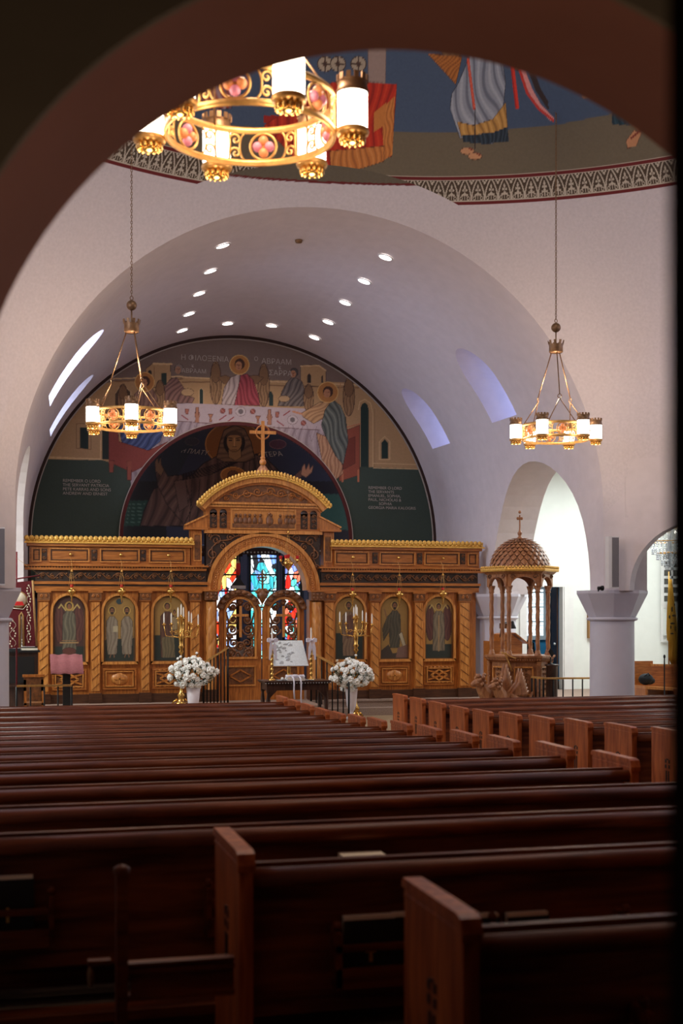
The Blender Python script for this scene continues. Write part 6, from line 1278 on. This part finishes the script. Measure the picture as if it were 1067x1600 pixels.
# winged carved griffins at the foot
def griffin(px_, Y, s, label):
    x = XA(px_, Y); t = thing('griffin_carving', label, 'statue', (x, Y, zf), 'winged griffin carvings below the pulpit'); W = M_WALN; B = Vector((x, Y, zf))
    bm_ = bpy.data.meshes.new('body'); V = [(0, 0, .14), (-.16, -.02, .18), (-.26, -.04, .30), (-.30, -.05, .42), (-.38, -.06, .40), (-.45, -.06, .36), (.16, .02, .14), (-.14, -.13, .08), (-.24, -.15, .02), (-.14, .10, .08), (-.24, .12, .02), (.18, -.12, .07), (.06, -.14, .02), (.28, .0, .16), (.36, .03, .30)]
    E = [(0, 1), (1, 2), (2, 3), (3, 4), (4, 5), (0, 6), (1, 7), (7, 8), (1, 9), (9, 10), (6, 11), (11, 12), (6, 13), (13, 14)]
    Rr = [.12, .13, .10, .10, .06, .03, .12, .055, .045, .055, .045, .07, .045, .03, .018]
    bm_.from_pydata([tuple(Vector(v)*s) for v in V], E, []); bm_.materials.append(W); o = bpy.data.objects.new('body', bm_); COL.objects.link(o); o.parent = t; o['org'] = t['org']
    md = o.modifiers.new('skin', 'SKIN'); sv = bm_.skin_vertices[0].data
    for i, r in enumerate(Rr): sv[i].radius = (r*s, r*s)
    sv[0].use_root = True; o.modifiers.new('sub', 'SUBSURF').levels = 1; o.modifiers[-1].render_levels = 1
    for q in (-1, 1):
        m = MB()
        for i in range(7):
            f_ = i/6; a0 = Vector((-.10+.05*f_, q*.07, .20+.05*f_))*s; tip = Vector((.12+.22*f_*.6, q*(.06), .68-.36*f_))*s; mid = a0.lerp(tip, .55)+Vector((.08, 0, -.02))*s
            m.tube([B+a0, B+mid, B+tip], .04*s, W, 6, rs=[.035*s, .045*s, .012*s])
        m.build('wing', t)
    m = MB(); 
    for i in range(14): a = i*2.4; m.ball(B+Vector((-.29+.06*math.cos(a), -.05+.08*math.sin(a), .36+.012*i))*s, .035*s, W, 6, 4)
    m.ball(B+Vector((-.33, -.11, .50))*s, .03*s, W, 6, 4, (.6, .6, 1.6)); m.ball(B+Vector((-.33, .01, .50))*s, .03*s, W, 6, 4, (.6, .6, 1.6)); m.build('mane', t)
griffin(777, 20.62, 1.12, 'left winged griffin carving crouching at the pulpit foot'); griffin(801, 20.33, 1.02, 'right winged griffin carving crouching against the pulpit drum')
# reading desk with black lamp behind the pulpit
Y = 22.4; t = thing('reading_desk', 'plain brown reading desk with sloping top seen through the pulpit', 'desk', (XA(795, Y), Y, .5)); pts = [(769, 1090), (769, 1002), (781, 1002), (782, 991), (797, 989), (816, 1004), (816, 1090)]
m = MB(); m.prism([(XA(u, Y), max(.5, ZA(u, v, Y))) for u, v in pts], .45, M_OAKH, lambda a, b, t_: (a, Y+t_, b)); m.build('case', t); m = MB(); m.bar(PY(797, 989, Y+.2), PY(817, 1005, Y+.2), .5, .02, M_OAK); m.build('slope_top', t)
Y = 22.3; t = thing('desk_lamp', 'black conical desk lamp on the reading desk behind the pulpit', 'lamp', tuple(PY(781, 992, Y))); m = MB(); c = PY(801, 978, Y); m.lathe([(.012, .09), (.025, .07), (.035, .03), (.06, -.03), (.062, -.05)], c, M_BLACK, 16); m.build('shade', t)
m = MB(); m.tube([PY(781, 996, Y), PY(783, 978, Y), PY(788, 973, Y), PY(796, 972, Y), PY(801, 971, Y)], .009, M_BLACK, 6); m.build('arm', t)
m = MB(); a, b = PY(783, 974, Y), PY(796, 982, Y); m.box(a[0], b[0], Y+.05, Y+.09, b[2], a[2], M_CARVE); m.build('wooden_plate', label='small brown plate behind the black desk lamp', category='plate', org=tuple(a))
Y = 20.75; p = PY(862, 1038, Y); t = thing('phone_stand', 'dark round pedestal stand with small handset before the pulpit', 'stand', (p[0], Y, .5)); m = MB(); m.lathe([(.11, .5), (.10, .56), (.095, p[2]-.04), (.12, p[2]-.02), (.12, p[2]), (.0, p[2])], (p[0], Y, 0), M_DWOOD, 20); m.build('pedestal', t)
m = MB(); m.lathe([(.05, 0), (.045, .015), (.012, .02), (.012, .12)], (p[0]-.02, Y, p[2]), M_BLACK, 12); m.obox((p[0]-.01, Y, p[2]+.2), (.02, 0, .03), (0, .012, 0), (-.03, 0, .05), M_BLACK); m.build('handset', t)
# ---- vestry door and room behind
Y = 25.6; xa, xb = XA(822, Y), XA(878, Y); zt_ = ZA(850, 917, Y); xe = XA(895, Y); zc_ = ZA(885, 912, Y)
m = MB(); m.box(xb, xe, Y-.04, Y, .5, zc_, M_WHITE); m.box(xb+.03, xb+.05, Y-.06, Y, .5, zt_, M_WHITE); m.box(xa-.15, xa, Y-.04, Y, .5, zc_, M_WHITE); m.box(xa, xb, Y-.04, Y, zt_, zc_, M_WHITE); st(m.build('trim_7'))
m = MB(); m.obox((xb-.03, Y+.30, (zt_+.5)/2), (.02, 0, 0), (.0, .14, 0), (0, 0, (zt_-.5)/2), M_DWOOD); dd = st(m.build('door_2')); m = MB(); m.ball((xb-.08, Y+.2, 1.45), .03, M_SILV, 8, 6); m.build('door_knob', dd)
m = MB(); yb = 28.7; m.box(4.9, 9.6, yb, yb+.05, .3, 3.4, M_CYAN); m.box(4.85, 4.9, Y+.15, yb, .3, 3.4, M_CYAN); m.box(9.5, 9.6, Y+.15, yb, .3, 3.4, M_CYAN); m.box(4.9, 9.6, Y+.15, yb, 3.35, 3.4, M_WHITE); st(m.build('wall_vestry'))
m = MB(); m.box(4.9, 9.6, Y, yb, .4, .5, M_FLOOR2); st(m.build('floor'))
a, b = XA(822, yb-.03), XA(848.5, yb-.03); z0, z1 = ZA(840, 995, yb), ZA(840, 921, yb); m = MB(); m.box(a, b, yb-.03, yb-.02, z0, z1, M_BLIND); wv = st(m.build('window_8')); m = MB()
for k in range(13): zz = z0+(z1-z0)*k/13; m.box(a, b, yb-.05, yb-.035, zz, zz+(.012 if k % 4 else .03), M_WHITE)
m.build('blind_slat', wv); m = MB(); frame(m, a-.07, b+.07, z0-.07, z1+.07, yb-.0, .07, .06, M_WHITE); m.build('window_frame', wv)
Yc_ = 27.6; t = thing('office_chair', 'black office chair in the blue vestry seen through the pulpit', 'chair', (XA(829, Yc_), Yc_, .5)); x = XA(829, Yc_); m = MB(); zz = ZA(829, 1001, Yc_); m.prism([(x-.17, 1.0), (x+.13, 1.0), (x+.09, zz-.06), (x+.02, zz), (x-.14, zz), (x-.19, zz-.1)], .08, M_BLACK, lambda a, b, t_: (a, Yc_+t_, b)); m.build('backrest', t)
m = MB(); m.box(x-.2, x+.2, Yc_-.4, Yc_, .92, .98, M_BLACK); m.build('seat', t); m = MB(); m.lathe([(.25, .5), (.25, .54), (.03, .6), (.03, .92)], (x, Yc_-.2, 0), M_BLACK, 10); m.build('base', t)
x = XA(866, 26.6); m = MB(); m.box(x-.10, x+.07, 26.55, 26.75, .5, 2.6, M_BLACK); cb_ = m.build('coat_rack', label='tall dark rack with a blue glint inside the vestry doorway', category='rack', org=(x, 26.6, .5))
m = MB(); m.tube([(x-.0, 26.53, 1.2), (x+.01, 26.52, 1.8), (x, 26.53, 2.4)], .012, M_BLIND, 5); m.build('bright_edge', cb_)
Y = 25.55; a, b = XA(918.5, Y), XA(932, Y); z0, z1 = ZA(920, 997, Y), ZA(920, 946, Y); t = thing('picture_frame', 'narrow gilt framed picture on the white wall left of the right column', 'picture', (a, Y, z0)); m = MB(); frame(m, a, b, z0, z1, Y+.05, .06, .09, M_TAN); m.build('frame', t); m = MB(); m.box(a+.05, b-.05, Y-.02, Y, z0+.05, z1-.05, M_CREAM); m.build('picture', t)
# ---- right aisle: window, crystal chandelier, flag, bench with bag
Y = 25.55; xs_ = [XA(u, Y) for u in (1036, 1049, 1062, 1075)]; z0, z1 = ZA(1040, 942, Y), ZA(1040, 862, Y); m = MB(); m.box(xs_[0], xs_[3], Y-.005, Y+.03, z0-.7, z1, M_AISLE); w9 = st(m.build('window_9')); nr = 6
for c_ in range(3):
    for r_ in range(nr):
        m = MB(); h = (z1-z0)/nr; m.box(xs_[c_]+.02, xs_[c_+1]-.02, Y-.015, Y-.006, z0+r_*h+.03, z0+(r_+1)*h-.03, M_DGLASS); m.build('pane', w9)
m = MB(); frame(m, xs_[0]-.06, xs_[3]+.06, z0-.06, z1+.06, Y-.0, .06, .04, M_WHITE)
for c_ in (1, 2): m.box(xs_[c_]-.02, xs_[c_]+.02, Y-.035, Y-.015, z0, z1, M_WHITE)
for r_ in range(1, nr): m.box(xs_[0], xs_[3], Y-.035, Y-.015, z0+r_*(z1-z0)/nr-.03, z0+r_*(z1-z0)/nr+.03, M_WHITE)
m.build('muntin', w9); m = MB(); zq = ZA(1040, 1003, Y); frame(m, xs_[0]-.06, xs_[3]+.06, zq, z0-.06, Y, .05, .03, M_WHITE); m.build('panel_frame', w9)
Y = 21.2; p = PY(1046, 850, Y); t = thing('crystal_chandelier', 'sparkling crystal chandelier in the right side aisle', 'chandelier', tuple(p)); rnd = random.Random(5); m = MB(); n_ = 0
for (R, z_, n) in ((.34, .28, 26), (.30, .10, 26), (.40, .02, 34), (.30, -.10, 28), (.22, -.20, 22), (.14, -.30, 14), (.07, -.38, 8)):
    for k in range(n):
        a = 2*PI*k/n; c = p+Vector((R*math.cos(a), R*math.sin(a), z_))
        for j in range(3): m.ball(c+Vector((rnd.uniform(-.01, .01), 0, -.035*j)), .013, M_CRYS, 5, 3, (1, 1, 1.5))
o = m.build('crystal_drop', t); o['kind'] = 'stuff'; m = MB(); m.lathe([(.02, .6), (.02, .3), (.06, .25), (.03, .1), (.05, -.1), (.02, -.38), (.001, -.42)], p, M_SILV, 12)
for R, z_ in ((.34, .30), (.40, .04), (.22, -.16)): m.tube([p+Vector((R*math.cos(a), R*math.sin(a), z_)) for a in np.linspace(0, 2*PI, 33)[:-1]], .010, M_BRASS, 5, closed=True)
m.tube([p+Vector((0, 0, .6)), (p[0], p[1], 5.3)], .008, M_BRASS, 6); m.build('frame', t)
for k in range(8): a = 2*PI*k/8; m = MB(); c = p+Vector((.37*math.cos(a), .37*math.sin(a), .12)); m.lathe([(.012, 0), (.012, .08)], c, M_WAX, 8); m.ball(c+Vector((0, 0, .11)), .022, M_LAMPD, 8, 6, (1, 1, 1.6)); m.build('candle_bulb', t)
point('crystal_chandelier_light', p+Vector((0, 0, .45)), 28, (1, .95, .9), .2)
Y = 22.2; t = thing('flag', 'yellow flag with black double eagle hanging on a pole at the right edge', 'flag', (XA(1047, Y), Y, .5)); m = MB(); xx = XA(1047, Y); m.tube([(xx, Y+.05, .5), (xx, Y+.05, ZA(1047, 893, Y))], .014, M_BRASS, 8); m.build('pole', t)
L_ = [(1045, 905), (1044, 925), (1042, 950), (1041, 985), (1042, 1000), (1046, 1005), (1044, 1025), (1049, 1040)]; R_ = [(1049, 905), (1052, 925), (1056, 950), (1060, 985), (1061, 1000), (1062, 1010), (1062, 1025), (1062, 1040)]; m = MB(); nx = 10; vs = []
for (lu, lv), (ru, rv) in zip(L_, R_):
    for i in range(nx+1): f_ = i/nx; q = PY(lu+(ru-lu)*f_, lv+(rv-lv)*f_, Y); vs.append((q[0], Y+.035*math.sin(i*2.1), q[2]))
m.add(vs, [(r*(nx+1)+i, r*(nx+1)+i+1, (r+1)*(nx+1)+i+1, (r+1)*(nx+1)+i) for r in range(len(L_)-1) for i in range(nx)], M_FLAG, True); fl = m.build('cloth', t); fl.modifiers.new('thick', 'SOLIDIFY').thickness = .006
m = MB(); yy = Y-.05
for u, v, sx, sz in ((1050, 952, .9, 2.6), (1053, 962, 2.2, 1.0), (1046, 964, .9, 1.8), (1051, 974, 2.6, 1.0), (1055, 982, .8, 2.8), (1050, 990, 1.8, .8), (1054, 945, .8, 1.3), (1048, 980, .7, 1.8)): m.ball(PY(u, v, yy), .02, M_BLACK, 8, 5, (sx, .25, sz))
m.build('eagle_emblem', fl)
Y = 21.9; p0, p1 = PY(990, 1033, Y), PY(1021, 1090, Y); t = thing('side_bench', 'high backed brown bench in the right aisle under the flag', 'bench', (p0[0], Y, .5)); m = MB(); m.box(p0[0], XA(1020, Y), Y, Y+.05, .5, p0[2], M_OAKH); m.box(XA(1020, Y), XA(1090, Y), Y, Y+.05, .5, ZA(1030, 1039, Y), M_OAKH); m.bar(PY(1016, 1039, Y-.02), PY(1090, 1040, Y-.02), .06, .04, M_OAKL); m.build('backrest', t)
m = MB(); zz = ZA(1000, 1074, Y-.3); m.add([(p0[0], Y-.45, zz-.02), (XA(1090, Y), Y-.45, zz-.12), (XA(1090, Y), Y, zz-.12), (p0[0], Y, zz-.02), (p0[0], Y-.45, zz+.03), (XA(1090, Y), Y-.45, zz-.07), (XA(1090, Y), Y, zz-.07), (p0[0], Y, zz+.03)], [(0, 1, 2, 3), (7, 6, 5, 4), (0, 4, 5, 1), (2, 6, 7, 3), (1, 5, 6, 2), (0, 3, 7, 4)], M_OAKL); m.build('seat', t)
for xq, dq in ((p0[0], .02), (XA(1043, Y), .07)): m = MB(); m.box(xq, xq+.05, Y-.45, Y, .5, zz-dq, M_OAK); m.build('support', t)
c = PY(1009, 1066, Y-.2); zz += .03; m = MB(); m.ball((c[0], c[1], zz+.11), .14, M_BAG, 14, 8, (1.0, .8, .75)); m.ball((c[0]+.08, c[1], zz+.08), .10, M_BAG, 12, 6, (1, .8, .7)); m.tube([(c[0]-.1, c[1]-.05, zz+.14), (c[0], c[1]-.09, zz+.22), (c[0]+.1, c[1]-.05, zz+.13)], .012, M_BAG, 5); m.build('bag', label='crumpled dark bag lying on the side bench', category='bag', org=(c[0], c[1], zz+.02))
Y = 21.3; x = XA(1038, Y); m = MB(); m.tube([(x, Y, 1.0), (x, Y, ZA(1038, 1024, Y))], .012, M_BLACK, 6); m.ball((x, Y, ZA(1038, 1026, Y)), .022, M_BLACK, 8, 6, (1, 1, 1.8)); m.lathe([(.09, .5), (.08, .52), (.012, .54), (.012, 1.0)], (x, Y, 0), M_BLACK, 12); m.build('microphone_stand', label='thin black microphone stand before the white wall beside the flag', category='microphone', org=(x, Y, .5))
# small window in the pendentive at the far right
pA = PY(1045, 440, 17.72); pB = PY(1045, 560, 17.9); m = MB(); c0 = Vector((5.36, 17.55, 0)); d = Vector((dz, -dz, 0)); nn = Vector((dz, dz, 0))
poly = [(0, 5.9)]+arc(.42, 6.8, .42, .45, PI, 0, 16)+[(.84, 5.9)]
m.prism(poly, .05, M_SKYB, lambda a, b, t_: tuple(c0+d*a+nn*(t_-.02)+Vector((0, 0, b)))); st(m.build('window_10'))
